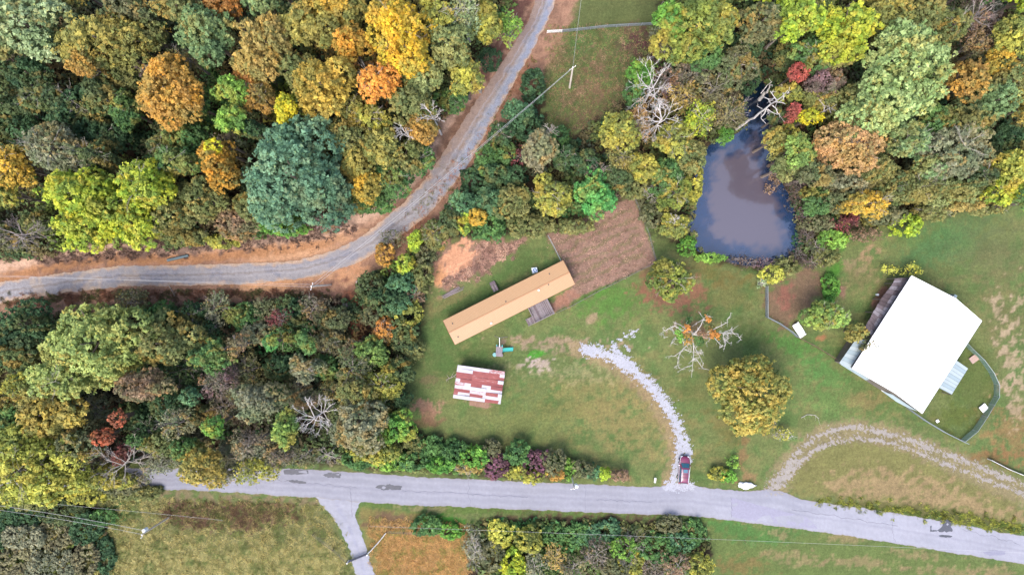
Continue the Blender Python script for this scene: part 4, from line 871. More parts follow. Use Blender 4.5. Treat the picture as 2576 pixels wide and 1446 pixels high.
grass([(1110,725),(1190,692),(1280,640),(1320,608),(1215,612),(1205,655),(1150,695),(1120,705)], 1500, .5, ((186,150,134),(150,122,108),(200,166,146)), 'dead brown weeds beside the clay heap', 206, cat='weeds', name='weeds')
grass([(0,755),(300,728),(620,728),(830,735),(830,752),(400,748),(0,772)], 3000, .5, ((150,108,84),(118,92,74),(100,100,62)), 'brown weeds along the lower bank of the gravel lane', 207, cat='weeds', name='weeds')
grass([(100,640),(330,618),(700,592),(880,550),(900,570),(800,606),(450,634),(100,662)], 2600, .6, ((112,90,82),(92,78,70),(128,104,90)), 'dead brush on top of the cut bank', 208, cat='brush', name='brush')
grass([(1085,460),(1180,380),(1240,300),(1330,190),(1350,140),(1320,170),(1250,290),(1180,400),(1090,530),(1000,610),(960,650)], 2600, .5, ((170,120,92),(140,100,80),(112,112,66)), 'reddish weeds along the lower edge of the lane bend', 209, cat='weeds', name='weeds')
grass([(1380,60),(1640,70),(1640,160),(1560,270),(1440,345),(1375,320),(1370,180)], 4200, .25, ((110,124,72),(140,116,86),(96,124,66),(150,126,100)), 'rough grass in the field around the utility pole', 210)
# ------------------------------------------------------------------ mobile home
M_ROOFT = mat('tan_metal_roof', alb(238,192,142), .45, .0, var=.035, scale=.6, spec=.5)
M_RIDGE = mat('ridge_cap', alb(226,170,124), .5, var=.04)
M_TRIM = mat('brown_trim', alb(150,98,60), .6)
M_SIDING = mat('cream_siding', (.55,.52,.46), .7, var=.06)
M_SKIRT = mat('grey_skirting', (.3,.3,.3), .8)
M_GLASS, tt_, b_ = new_mat('window_glass'); b_.inputs['Base Color'].default_value = (.02,.03,.04,1); b_.inputs['Roughness'].default_value = .05
M_WHITE = mat('white_paint', (.8,.8,.8), .5, var=.05)
M_DARK = mat('dark_metal', (.04,.04,.045), .5)
M_DECK = mat('weathered_deck', alb(150,134,140), .85, var=.25, scale=4)
M_DECK2 = mat('grey_plank', alb(176,164,168), .85, var=.25, scale=4)
M_DECK3 = mat('stained_plank', alb(138,120,124), .85, var=.25, scale=4)
ze = 2.9
A_, B_, C_c, D_c = (np.array(P(*p, ze)[:2]) for p in ((1114,806),(1416,654.5),(1447,714.5),(1146,868)))
cen = (A_+B_+C_c+D_c)/4; Lh = np.linalg.norm(B_-A_); Wh = np.linalg.norm(C_c-B_); ang = math.atan2(*(B_-A_)[::-1])
home = empty('mobile_home', (*cen, 0.05), ang, 'long single-wide mobile home under a tan ribbed metal roof', 'mobile home')
MB().box((0,0,1.65),(Lh-.5,Wh-.5,2.4)).build('wall', M_SIDING, home)
MB().box((0,0,.22),(Lh-.56,Wh-.56,.44)).build('skirting', M_SKIRT, home)
for sx in (-1, 1):
    MB().add([(sx*(Lh/2-.25),-Wh/2+.25,2.85),(sx*(Lh/2-.25),Wh/2-.25,2.85),(sx*(Lh/2-.25),0,3.38)], [(0,1,2) if sx > 0 else (0,2,1)]).build('gable', M_SIDING, home)
npan = 26; pw = Lh/npan; hr = .4
def ribbed(w, ln, ribs, rise=.055, thick=.012):
    mb = MB(); st = w/ribs; xs = []
    for i in range(ribs):
        x = -w/2+i*st; xs += [(x, 0), (x+st*.68, 0), (x+st*.76, rise), (x+st*.92, rise), (x+st*.9999, 0)]
    v = []
    for y in (0, ln):
        for x, z in xs: v.append((x, y, z))
    n = len(xs); mb.add(v, [(i, i+1, n+i+1, n+i) for i in range(n-1)])
    v2 = [(a, b, c-thick) for a, b, c in v]; mb.add(v2, [(n+i, n+i+1, i+1, i) for i in range(n-1)])
    return mb
sl_ = math.hypot(Wh/2, hr); th = math.atan2(hr, Wh/2)
proto = ribbed(pw, sl_, 4).build('roof_panel', M_ROOFT, home); first = True
for side in (0, 1):
    for i in range(npan):
        o = proto if first else proto.copy()
        if not first: COL.objects.link(o); o.parent = home
        first = False
        x = -Lh/2+(i+.5)*pw
        if side == 0: o.location = (x, -Wh/2, ze); o.rotation_euler = (th, 0, 0)
        else: o.location = (x, Wh/2, ze); o.rotation_euler = (th, 0, math.pi)
MB().add([(-Lh/2,-.17,ze+hr-.012),(Lh/2,-.17,ze+hr-.012),(Lh/2,0,ze+hr+.055),(-Lh/2,0,ze+hr+.055),(Lh/2,.17,ze+hr-.012),(-Lh/2,.17,ze+hr-.012)], [(0,1,2,3),(3,2,4,5)]).build('ridge_cap', M_RIDGE, home)
for s in (-1, 1):
    MB().box((0, s*(Wh/2+.012), ze-.05),(Lh+.06,.05,.13)).build('fascia', M_TRIM, home)
    MB().tube((s*(Lh/2+.02),-Wh/2,ze-.03),(s*(Lh/2+.02),0,ze+hr-.03),.05,n=5).tube((s*(Lh/2+.02),0,ze+hr-.03),(s*(Lh/2+.02),Wh/2,ze-.03),.05,n=5).build('rake_trim', M_TRIM, home)
def home_local(dx, dy, z):
    w = np.array(P(dx, dy, z)[:2])-cen; c, s = math.cos(-ang), math.sin(-ang); return (w[0]*c-w[1]*s, w[0]*s+w[1]*c)
for dx, dy, m_ in ((1138,814,M_DARK),(1152,847,M_DARK),(1272.6,758.6,M_DARK),(1379.6,715.4,M_DARK),(1382,689,M_DARK),(1235.6,813,M_WHITE),(1355,730,M_WHITE)):
    x, y = home_local(dx, dy, 3.3); zz = ze+hr*(1-abs(y)/(Wh/2))
    vp = MB().tube((x,y,zz-.02),(x,y,zz+.3),.07 if m_ is M_DARK else .16, n=8).tube((x,y,zz-.02),(x,y,zz+.05),.16,.1,n=8).build('roof_vent', m_, home)
for s, xs in ((-1, (-9.5,-5.5,-1.5,5.8,9.6)), (1, (-9,-4.4,2,6,9.8))):
    for x in xs:
        wn = MB().box((x, s*(Wh/2-.245), 1.85),(1.0,.06,.95)).build('window', M_WHITE, home)
        MB().box((x, s*(Wh/2-.22), 1.85),(.86,.03,.8)).build('pane', M_GLASS, wn)
for s, x in ((-1, 3.2), (1, -2.2)):
    dr = MB().box((x, s*(Wh/2-.235), 1.5),(.92,.07,2.0)).build('door', M_WHITE, home)
    MB().box((x+.35, s*(Wh/2-.18), 1.5),(.06,.06,.1)).build('handle', M_DARK, dr)

# deck with steps and railing in the same frame as the home
deck = empty('deck', (*cen, .05), ang, 'weathered grey wooden deck with steps on the front of the mobile home', 'deck')
c0 = home_local(1329, 777, .9); c1 = home_local(1376, 754.6, .9); c2 = home_local(1393, 787, .9); c3 = home_local(1345, 810, .9)
dx0, dx1 = c0[0], c1[0]+.1; dyt, dyb = -Wh/2+.28, c2[1]
rd = random.Random(3); npl = 24; stp = (dx1-dx0)/npl
for i in range(npl):
    MB().box((dx0+(i+.5)*stp, (dyt+dyb)/2+rd.uniform(-.03,.03), .86+rd.uniform(-.006,.006)),(stp-.018, abs(dyt-dyb), .04)).build('plank', (M_DECK,M_DECK2,M_DECK,M_DECK2,M_DECK3)[rd.randrange(5)], deck)
mb = MB()
for x in (dx0+.06, (dx0+dx1)/2, dx1-.06):
    for y in (dyb+.06, dyt-.3): mb.box((x,y,.42),(.1,.1,.84))
mb.build('support_posts', M_DECK3, deck)
st0 = home_local(1322, 804, .4); sx0 = st0[0]; swid = 1.15
nst = 6; run = (dx0-sx0+1.0)/nst
for i in range(nst):
    MB().box((sx0+(i+.5)*run, dyb+swid/2-.02, .1+.125*i),(run-.03, swid, .04)).build('step', (M_DECK,M_DECK2)[i % 2], deck)
for y in (dyb+swid+.02, dyb-.06):
    x1_ = dx0+.2; MB().tube((sx0,y,.85),(x1_,y,1.75),.05,n=5).tube((sx0,y,0),(sx0,y,.88),.045,n=5).tube((sx0+(x1_-sx0)*.5,y,.3),(sx0+(x1_-sx0)*.5,y,1.3),.04,n=5).build('stair_rail', M_DECK2, deck)
def railing(p, q, nm='railing'):
    p = Vector(p); q = Vector(q); mb = MB(); d = (q-p); a = math.atan2(d.y, d.x); mid = (p+q)/2
    mb.box((mid.x,mid.y,1.82),(d.length,.13,.04),a); mb.box((mid.x,mid.y,1.0),(d.length,.04,.08),a)
    n = max(2, int(d.length/1.3))
    for i in range(n+1): w = p.lerp(q, i/n); mb.box((w.x,w.y,1.35),(.09,.09,.95),a)
    for i in range(int(d.length/.16)): w = p.lerp(q, (i+.5)/int(d.length/.16)); mb.box((w.x,w.y,1.4),(.035,.035,.8),a)
    return mb.build(nm, M_DECK2, deck)
railing((dx1-.04,dyt-.1,0),(dx1-.04,dyb+.04,0)); railing((dx0+.25,dyb-.03,0),(dx1,dyb-.03,0)); railing((dx0+.04,dyt-.2,0),(dx0+.04,dyb+swid+.1,0))
# back steps
bs = empty('back_steps', (*cen, .05), ang, 'small wooden landing and steps behind the mobile home', 'steps')
b0 = home_local(1246, 727, .7); bx, by = b0
for i in range(6): MB().box((bx-.42+.17*i, by+.2, .78),(.155,1.15,.04)).build('plank', (M_DECK,M_DECK2,M_DECK3)[i % 3], bs)
for i in range(3): MB().box((bx, by+.95+.2*i, .55-.22*i),(1.0,.24,.04)).build('step', M_DECK, bs)
MB().box((bx-.4,by-.3,.38),(.09,.09,.76)).box((bx+.42,by-.3,.38),(.09,.09,.76)).box((bx-.4,by+.7,.38),(.09,.09,.76)).box((bx+.42,by+.7,.38),(.09,.09,.76)).build('support_posts', M_DECK3, bs)
# air conditioner
ap = P(1345.5, 679.5, .8)
ac = empty('air_conditioner', (ap[0], ap[1], .0), R(12), 'white square air conditioner with round blue fan behind the mobile home', 'air conditioner')
M_ACW = mat('ac_casing', (.72,.78,.85), .5, var=.03); M_BLUE = mat('blue_fan', (.03,.10,.30), .5, var=.05)
MB().box((0,0,.42),(.9,.9,.84)).build('casing', M_ACW, ac, bevel=.06)
MB().tube((0,0,.8),(0,0,.872),.36,.36,20).build('fan_well', M_BLUE, ac)
fb = MB()
for i in range(4): fb.box((.15*math.cos(i*1.571+.4),.15*math.sin(i*1.571+.4),.89),(.27,.1,.012),i*1.571+.4,0,.3)
fb.tube((0,0,.87),(0,0,.92),.07,n=10).build('fan_blades', M_ACW, ac)
MB().box((0,0,.03),(1.1,1.1,.08)).build('concrete_pad', mat('concrete', (.4,.4,.4), .9), ac)

# ------------------------------------------------------------------ rusty shed
shed_z = 2.7
q = [np.array(P(*p, shed_z)[:2]) for p in ((1151.7,917),(1269.8,934.7),(1259,1016.5),(1140,999.6))]
sc = sum(q)/4; sL = (np.linalg.norm(q[1]-q[0])+np.linalg.norm(q[2]-q[3]))/2; sW = (np.linalg.norm(q[3]-q[0])+np.linalg.norm(q[2]-q[1]))/2
sa = math.atan2(*((q[1]-q[0])+(q[2]-q[3]))[::-1])
shed = empty('shed', (*sc, 0.02), sa, 'small shed with a patchwork roof of red rusted and white metal sheets', 'shed')
m, t_, b_ = new_mat('rusted_tin')
at = t_.nodes.new('ShaderNodeAttribute'); at.attribute_name = 'Col'
tc = t_.nodes.new('ShaderNodeTexCoord'); mp = t_.nodes.new('ShaderNodeMapping'); mp.inputs['Scale'].default_value = (.7, 7, 1)
nn = t_.nodes.new('ShaderNodeTexNoise'); nn.inputs['Scale'].default_value = 1.6; nn.inputs['Detail'].default_value = 6; nn.inputs['Roughness'].default_value = .7
t_.links.new(tc.outputs['Object'], mp.inputs[0]); t_.links.new(mp.outputs[0], nn.inputs['Vector'])
ad = t_.nodes.new('ShaderNodeMath'); ad.operation = 'ADD'; t_.links.new(at.outputs['Fac'], ad.inputs[0])
sb = t_.nodes.new('ShaderNodeMath'); sb.operation = 'MULTIPLY_ADD'; sb.inputs[1].default_value = 1.7; sb.inputs[2].default_value = -.85
t_.links.new(nn.outputs['Fac'], sb.inputs[0]); t_.links.new(sb.outputs[0], ad.inputs[1])
cr = t_.nodes.new('ShaderNodeValToRGB'); cr.color_ramp.elements[0].position = .42; cr.color_ramp.elements[0].color = (*alb(236,232,240), 1)
cr.color_ramp.elements[1].position = .56; cr.color_ramp.elements[1].color = (*alb(196,96,88), 1)
e = cr.color_ramp.elements.new(.49); e.color = (*alb(214,170,172), 1); e = cr.color_ramp.elements.new(.95); e.color = (*alb(158,60,66), 1)
t_.links.new(ad.outputs[0], cr.inputs[0]); t_.links.new(cr.outputs[0], b_.inputs['Base Color']); b_.inputs['Roughness'].default_value = .6
M_TIN = m
rust = [  # per column, strips from the north edge: list of (fraction from west, value)
 [[(1,.05)],[(1,.22)],[(1,.85)],[(1,.8)],[(.25,.1),(1,.8)],[(.6,.5),(1,.2)],[(1,.25)],[(1,.85)],[(.25,.7),(1,.25)],[(1,.12)]],
 [[(1,.2)],[(1,.8)],[(1,.75)],[(1,.7)],[(1,.8)],[(.7,.85),(1,.1)],[(1,.1)],[(1,.35)],[(.8,.8),(1,.1)],[(1,.25)]],
 [[(1,.5)],[(.7,.75),(1,.3)],[(1,.72)],[(.65,.7),(1,.1)],[(1,.9)],[(.25,.1),(1,.95)],[(1,.12)],[(.75,.75),(1,.1)],[(1,.12)],[(.85,.75),(1,.3)]]]
ncol, nrow = 3, 10; cw_, rh_ = sL/ncol, sW/nrow; rr_ = random.Random(9)
for ci in range(ncol):
    for ri in range(nrow):
        x0 = -sL/2+ci*cw_; y1 = sW/2-ri*rh_; nxx, nyy = 24, 9; v = []; cl = []
        jx = rr_.uniform(-.04,.04); tw = rr_.uniform(-.006,.006)
        for j in range(nyy+1):
            for i in range(nxx+1):
                fx = i/nxx; fy = j/nyy; x = x0+fx*(cw_+.03)+jx; y = y1-fy*(rh_+.03)
                z = shed_z+.25-.5*(x+sL/2)/sL+.008*((ci+ri) % 2)+.018*math.sin(fy*2*math.pi*4)+tw*i
                v.append((x, y, z)); val = [b for a, b in rust[ci][ri] if fx <= a+1e-6][0]; cl.append((val,)*3)
        I = np.arange((nxx+1)*(nyy+1)).reshape(nyy+1, nxx+1)
        Fq = np.stack([I[:-1,:-1].ravel(), I[1:,:-1].ravel(), I[1:,1:].ravel(), I[:-1,1:].ravel()], 1)
        mesh_np('roof_sheet', v, Fq, M_TIN, parent=shed, col=cl)
M_PLANKW = mat('shed_boards', alb(120,96,80), .9, var=.3, scale=2)
for s in (-1, 1):
    for i in range(16): MB().box((-sL/2+.35+(i+.5)*(sL-.7)/16, s*(sW/2-.3), 1.22),((sL-.7)/16-.02,.04,2.3)).build('wall_board', M_PLANKW, shed)
    for i in range(12): MB().box((s*(sL/2-.33), -sW/2+.34+(i+.5)*(sW-.7)/12, 1.22),(.04,(sW-.7)/12-.02,2.3)).build('wall_board', M_PLANKW, shed)
M_RAMP = mat('ramp_boards', alb(184,146,124), .9, var=.2, scale=3)
ramp = empty('wooden_ramp', P(1206,1014,0), sa, 'pinkish brown plank ramp below the rusty shed', 'ramp')
for i in range(8): MB().box((-1.55+i*.44,0,.09),(.41,1.25,.05),0,0,.05).build('plank', M_RAMP, ramp)

# ------------------------------------------------------------------ white barn
bz = 4.6
q = [np.array(P(*p, bz)[:2]) for p in ((2292,692),(2469,806),(2322,1042),(2143,926))]   # N E S W
bc = sum(q)/4; bW = np.linalg.norm(q[1]-q[0]); bL = np.linalg.norm(q[3]-q[0]); ba = math.atan2(*(q[1]-q[0])[::-1])   # local x: N->E (width), local -y: N->W
barn = empty('barn', (*bc, 0.02), ba, 'big barn with a brilliant white metal roof and lean-tos', 'barn')
M_BW = mat('white_barn_roof', (.84,.85,.86), .35, 0, var=.01, scale=.5, spec=.5)
M_LT = mat('pale_blue_tin', alb(206,228,236,2.9), .45, var=.05, scale=1)
M_LT2 = mat('pale_sheet', alb(222,238,242,2.7), .4, var=.05, scale=1)
M_OLD = mat('old_grey_tin', alb(132,118,124), .7, var=.35, scale=1.5); M_OLD2 = mat('rusty_grey_tin', alb(104,88,92), .7, var=.35, scale=1.5); M_OLD3 = mat('silver_tin', alb(168,160,168), .55, var=.3, scale=1.5)
M_BWALL = mat('barn_boards', alb(150,140,130), .9, var=.3, scale=1)
rise = 2.4; thb = math.atan2(rise, bW/2); slb = math.hypot(rise, bW/2); npb = 20; pwb = bL/npb
pr = ribbed(pwb, slb, 4, .03).build('roof_panel', M_BW, barn); first = True
for side in (-1, 1):
    for i in range(npb):
        o = pr if first else pr.copy()
        if not first: COL.objects.link(o); o.parent = barn
        first = False; yy = -bL/2+(i+.5)*pwb
        o.location = (side*bW/2, yy, bz)
        o.rotation_euler = Matrix.Rotation(math.pi/2 if side > 0 else -math.pi/2, 4, 'Z').to_euler()
        o.rotation_euler = (Matrix.Rotation(math.pi/2 if side > 0 else -math.pi/2, 4, 'Z') @ Matrix.Rotation(thb, 4, 'X')).to_euler()
MB().add([(-.2,-bL/2,bz+rise+.0),(-.2,bL/2,bz+rise+.0),(0,bL/2,bz+rise+.07),(0,-bL/2,bz+rise+.07),(.2,bL/2,bz+rise+.0),(.2,-bL/2,bz+rise+.0)], [(0,3,2,1),(3,5,4,2)]).build('ridge_cap', M_BW, barn)
MB().prism([(-bW/2+.35,-bL/2+.3),(bW/2-.35,-bL/2+.3),(bW/2-.35,bL/2-.3),(-bW/2+.35,bL/2-.3)], 0, bz-.06).build('wall', M_BWALL, barn)
for s in (-1, 1):
    MB().add([(-bW/2+.35,s*(bL/2-.3),bz-.06),(bW/2-.35,s*(bL/2-.3),bz-.06),(0,s*(bL/2-.3),bz+rise-.15)], [(0,1,2) if s < 0 else (0,2,1)]).build('gable', M_BWALL, barn)
    MB().box((s*(bW/2+.02),0,bz-.06),(.06,bL,.14)).build('eave_trim', mat('eave_trim', alb(120,124,136), .6), barn)
def bl(dx, dy, z):
    w = np.array(P(dx, dy, z)[:2])-bc; c, s = math.cos(-ba), math.sin(-ba); return (w[0]*c-w[1]*s, w[0]*s+w[1]*c, z)
def slab(name, pts, m_, parent, th=.04):
    a = [Vector(p) for p in pts]; n = len(a); nr = (a[1]-a[0]).cross(a[2]-a[0]).normalized()
    if nr.z < 0: a = a[::-1]
    vs = a+[p-Vector((0,0,th)) for p in a]
    return MB().add(vs, [tuple(range(n)), tuple(range(2*n-1, n-1, -1))]+[(i, n+i, n+(i+1) % n, (i+1) % n) for i in range(n)]).build(name, m_, parent)
def lerp(a, b, t): return tuple(a[k]+(b[k]-a[k])*t for k in range(3))
# old tin lean-to on the north-west side: rows of sheets
loN = [bl(2251,700,2.7), bl(2246,712,2.7), bl(2215,752,2.7), bl(2196,785,2.7), bl(2176,822,2.7)]
hiN = [bl(2293,698,3.5), bl(2284,712,3.5), bl(2252,764,3.5), bl(2225,806,3.5), bl(2196,852,3.5)]
def along(pl, t):
    k = min(int(t*(len(pl)-1)), len(pl)-2); return lerp(pl[k], pl[k+1], t*(len(pl)-1)-k)
lt = MB(); nS = 17
for i in range(nS):
    a0, a1 = i/nS, (i+1)/nS-.004
    for j in range(2):
        p = [along(loN, a0), along(loN, a1), along(hiN, a1), along(hiN, a0)]
        u0, u1 = j*.5, (j+1)*.5-.01; ln = .012*((i+j) % 3)+rr_.uniform(0,.02); ov = rr_.uniform(-.03,.03)
        quad = [lerp(p[0], p[3], max(0,u0+ (ov if j == 0 else 0))), lerp(p[1], p[2], max(0,u0+(ov if j == 0 else 0))), lerp(p[1], p[2], u1), lerp(p[0], p[3], u1)]
        slab('tin_sheet', [(x, y, z+ln) for x, y, z in quad], (M_OLD, M_OLD2, M_OLD3, M_OLD)[rr_.randrange(4)], barn)
mb = MB()
for t0 in (0, .25, .5, .75, 1): p = along(loN, t0); mb.tube((p[0]+.1,p[1],0),(p[0]+.1,p[1],2.65),.09,n=6)
mb.build('lean_to_posts', M_BWALL, barn)
# pale lean-to, west corner
p0, p1, p2, p3 = bl(2153,853,2.9), bl(2192,856,3.5), bl(2150,934,3.5), bl(2111,913,2.7)
for i in range(7):
    a0, a1 = i/7, (i+1)/7-.006
    slab('tin_sheet', [lerp(p0,p3,a0), lerp(p1,p2,a0), lerp(p1,p2,a1), lerp(p0,p3,a1)], (M_LT2, M_LT)[i % 2], barn)
p4 = bl(2181,957,2.9)
slab('side_sheet', [bl(2112,915,2.6), bl(2143,922,3.3), bl(2188,954,3.3), bl(2178,956,2.5)], M_LT, barn)
MB().prism([bl(2150,862,2.9)[:2], bl(2185,862,2.9)[:2], bl(2176,945,2.9)[:2], bl(2118,912,2.9)[:2]], 0, 2.5).build('lean_to_wall', M_BWALL, barn)
slab('awning_sheet', [bl(2218,983,2.6), bl(2245,992,3.2), bl(2308,1034,3.2), bl(2285,1026,2.6), bl(2255,1010,2.6)], M_LT, barn)
MB().tube(bl(2217,981,2.2), bl(2243,994,2.4), .06, n=5).build('rail', M_WHITE, barn)
# east lean-to with eight pale sheets
p0, p1, p2, p3 = bl(2404,905,3.6), bl(2435,926.5,2.6), bl(2394,992,2.6), bl(2362,975,3.6)
for i in range(9):
    a0, a1 = i/9, (i+1)/9-.012
    slab('tin_sheet', [lerp(p0,p3,a0), lerp(p1,p2,a0), lerp(p1,p2,a1), lerp(p0,p3,a1)], (M_LT2, M_LT)[i % 3 == 1], barn, .03)
slab('roof_underlay', [(x,y,z-.06) for x,y,z in (p0,p1,p2,p3)], mat('dark_purlin', (.12,.14,.16), .8), barn, .05)
mb = MB()
for p in (p1, p2, lerp(p1,p2,.5)): mb.tube((p[0],p[1],0),(p[0],p[1],2.5),.08,n=6)
mb.build('lean_to_posts', M_BWALL, barn)
cx_, cy_, _ = bl(2402,748,3.0); MB().box((cx_,cy_,1.5),(.55,1.0,3.0),.1).build('side_vent', M_LT, barn, bevel=.03)

# ------------------------------------------------------------------ fences
M_CH = mat('galvanised_wire', (.2,.23,.25), .5, .3, var=.05); M_GN = mat('green_mesh', (.13,.2,.15), .7, var=.15, scale=2); M_GALV = mat('galvanised_post', (.28,.32,.34), .45, .3, var=.05)
M_WPOST = mat('wood_post', alb(150,135,120), .9, var=.25)
def ribbon_wires(mb, a, b, h0, h1, sp, w):
    a = Vector((a[0], a[1], 0)); b = Vector((b[0], b[1], 0)); L = (b-a).length; d = (b-a).normalized(); nr = Vector((-d.y, d.x, 0)); hh = h1-h0
    za = float(terr(np.array([a.x]), np.array([a.y]))[0]); zb = float(terr(np.array([b.x]), np.array([b.y]))[0])
    s = -hh
    while s < L:
        for sg in (1, -1):
            u0, u1 = s, s+hh; z0, z1 = (h0, h1) if sg > 0 else (h1, h0)
            if u0 < 0: z0 += (z1-z0)*(-u0)/hh; u0 = 0
            if u1 > L: z1 = z0+(z1-z0)*(L-u0)/(u1-u0); u1 = L
            if u1-u0 > .02:
                p = a+d*u0+Vector((0,0,z0+za+(zb-za)*u0/L)); r_ = a+d*u1+Vector((0,0,z1+za+(zb-za)*u1/L))
                t_ = Vector((0,0,w/2)); mb.add([p-t_, r_-t_, r_+t_, p+t_], [(0,1,2,3)])
                n2_ = nr*w*.5; mb.add([p-n2_, r_-n2_, r_+n2_, p+n2_], [(0,1,2,3)])
        s += sp
def fence(name, pts, h, label, m_mesh, m_post, sp=.16, w=.014, post=2.8, rail=True, cat='fence'):
    wp = DP(pts); root = empty(name, (0, 0, 0)); tag(root, label, cat, 'fences round the yards and fields')
    o0 = wp[0]; root.location = (o0[0], o0[1], 0)
    mb = MB()
    for i in range(len(wp)-1):
        a = (wp[i][0]-o0[0], wp[i][1]-o0[1]); b = (wp[i+1][0]-o0[0], wp[i+1][1]-o0[1])
        A = Vector((*a, 0)); B = Vector((*b, 0)); L = (B-A).length; n = max(1, round(L/post))
        for k in range(n+(1 if i == len(wp)-2 else 0)):
            p = A.lerp(B, k/n); z = float(terr(np.array([p.x+o0[0]]), np.array([p.y+o0[1]]))[0])
            MB().tube((p.x,p.y,z-.1),(p.x,p.y,z+h+.06),.045 if m_post is not M_WPOST else .07,n=6).build('post', m_post, root)
        if rail: 
            za = float(terr(np.array([wp[i][0]]), np.array([wp[i][1]]))[0]); zb = float(terr(np.array([wp[i+1][0]]), np.array([wp[i+1][1]]))[0])
            MB().tube((*a, za+h),(*b, zb+h),.032,n=5).build('top_rail', m_post, root)
        tmp = MB(); ribbon_wires(tmp, a, b, .06, h, sp, w); mb.v, mb.f = mb.v, mb.f; mb.add(tmp.v, tmp.f)
    mb.build('mesh_panel' if m_mesh is M_GN else 'wire_mesh', m_mesh, root, kind='stuff'); return root
fence('chain_link_fence', [(1925,720),(1925,797),(1955,812),(1985,832),(2003,848)], 1.35, 'grey chain-link fence turning a corner below the pond', M_CH, M_GALV, .11, .019)
fence('farm_fence', [(2003,848),(2040,866),(2080,890),(2118,914)], 1.0, 'rusty wire fence on posts leading to the white barn', mat('rusty_wire', alb(150,110,80), .8), M_WPOST, .3, .022)
fence('chain_link_fence', [(2280,1026),(2322,1056),(2370,1085),(2425,1112)], 1.25, 'straight grey chain-link fence at the south corner of the barn', M_CH, M_GALV, .11, .019)
fence('green_mesh_fence', [(2420,860),(2436,878),(2462,903),(2486,935),(2500,965),(2500,995),(2488,1015),(2470,1045),(2445,1080),(2415,1105)], 1.5, 'curved green mesh fence around the yard east of the barn', M_GN, M_GALV, .085, .032, 2.2)
fence('panel_fence', [(2483,1153),(2530,1177),(2600,1205)], 1.1, 'low white-topped dark fence at the right edge', M_DARK, M_WHITE, .1, .05)
fence('chain_link_fence', [(1415,82),(1450,79),(1520,71),(1580,67),(1645,64)], 1.25, 'long grey chain-link fence across the top field', M_CH, M_GALV, .12, .018)
gt = fence('white_gate', [(1376,84),(1413,82)], 1.2, 'white gate at the lane end of the top field fence', M_WHITE, M_WHITE, .2, .02, cat='gate')
fence('garden_fence', [(1378,594),(1393,622),(1410,656)], 1.1, 'thin wire fence between the lawn and the garden plot', M_CH, M_GALV, .3, .014, 2.0)
fence('garden_fence', [(1594,494),(1612,540),(1632,590),(1648,655)], 1.1, 'wire fence on the far side of the garden plot', M_CH, M_WPOST, .3, .014, 2.2)
fence('garden_fence', [(1646,662),(1580,695),(1500,735),(1440,768),(1400,786)], 1.1, 'wire fence between the garden plot and the front lawn', M_CH, M_WPOST, .3, .014, 2.4)
fence('field_fence', [(974,1334),(955,1358),(930,1385)], 1.1, 'pale wire fence angling down to the lane gate', M_CH, M_WHITE, .3, .03, 2.0)
fence('field_fence', [(974,1334),(1060,1338),(1140,1340)], 1.1, 'wire fence on posts below the road verge', M_CH, M_WPOST, .35, .014, 3)
fence('field_fence', [(790,1340),(840,1378),(874,1408)], 1.1, 'wire fence left of the lane gate', M_CH, M_WPOST, .35, .014, 3)
# lane gate
gp0, gp1 = P2(880,1407), P2(926,1388)
gate = empty('farm_gate', (*gp0, 0), math.atan2(*(gp1-gp0)[::-1]), 'dark tubular farm gate across the side lane', 'gate'); gl = float(np.linalg.norm(gp1-gp0))
M_GATE = mat('dark_gate', (.05,.055,.08), .5)
for z in (.25,.5,.75,1.0,1.25): MB().tube((0,0,z),(gl,0,z),.045,n=6).build('bar', M_GATE, gate)
mb = MB()
for x in (.03, gl*.33, gl*.66, gl-.03): mb.tube((x,0,.2),(x,0,1.3),.04,n=6)
mb.build('uprights', M_GATE, gate)
for x in (-.15, gl+.15): MB().tube((x,0,-.1),(x,0,1.6),.1,n=8).build('gate_post', M_WHITE, gate)

# ------------------------------------------------------------------ utility poles and wires
M_POLE = mat('pole_wood', (.52,.46,.4), .85, var=.15, scale=1.5); M_WIRE = mat('bare_wire', (.34,.34,.35), .5, var=0); M_INS = mat('transformer_grey', (.72,.73,.75), .45, var=.03)
def pole(base, top, h, label, trans=None, arm=True, r=.16, yaw=0):
    b0 = P2(*base); t0 = P2(*top, h)
    root = empty('utility_pole', (b0[0], b0[1], 0), 0, label, 'utility pole', 'utility poles'); d = (t0[0]-b0[0], t0[1]-b0[1], h)
    MB().tube((0,0,-.1), d, r, r*.72, 10).build('pole', M_POLE, root)
    def at(f): return Vector((d[0]*f, d[1]*f, h*f))
    if arm:
        a = at(.97); dx, dy = math.cos(yaw), math.sin(yaw)
        MB().box(a+Vector((0,0,0)), (1.3,.1,.12), yaw).build('crossarm', M_POLE, root)
        for s in (-.55, .55): MB().tube(a+Vector((dx*s,dy*s,.06)), a+Vector((dx*s,dy*s,.3)), .07, .05, 8).build('insulator', M_INS, root)
    MB().tube(at(1)+Vector((0,0,-.02)), at(1)+Vector((0,0,.18)), .08, .06, 8).build('insulator', M_INS, root)
    if trans:
        a = at(.86)+Vector((trans[0]*.42, trans[1]*.42, 0)); MB().tube(a+Vector((0,0,-.5)), a+Vector((0,0,.45)), .3, .3, 14).tube(a+Vector((0,0,.45)), a+Vector((0,0,.53)), .3, .12, 14).build('transformer', M_INS, root)
        MB().tube(at(.86), a, .05, n=5).build('bracket', M_DARK, root)
    return Vector((b0[0]+d[0], b0[1]+d[1], h))
h1 = 9.3
pA = pole((1433,221), (1441,170), h1, 'tall wooden utility pole standing in the upper field', r=.19, yaw=.6)
pB = pole((832,716), (783,720), 9.3, 'pale wooden utility pole on the clay bank of the gravel lane', arm=True, r=.18, yaw=1.3)
pC = pole((425,1300), (357,1344), 9.5, 'wooden utility pole with white transformer in the lower left field', trans=(-.35,.9), yaw=1.3)
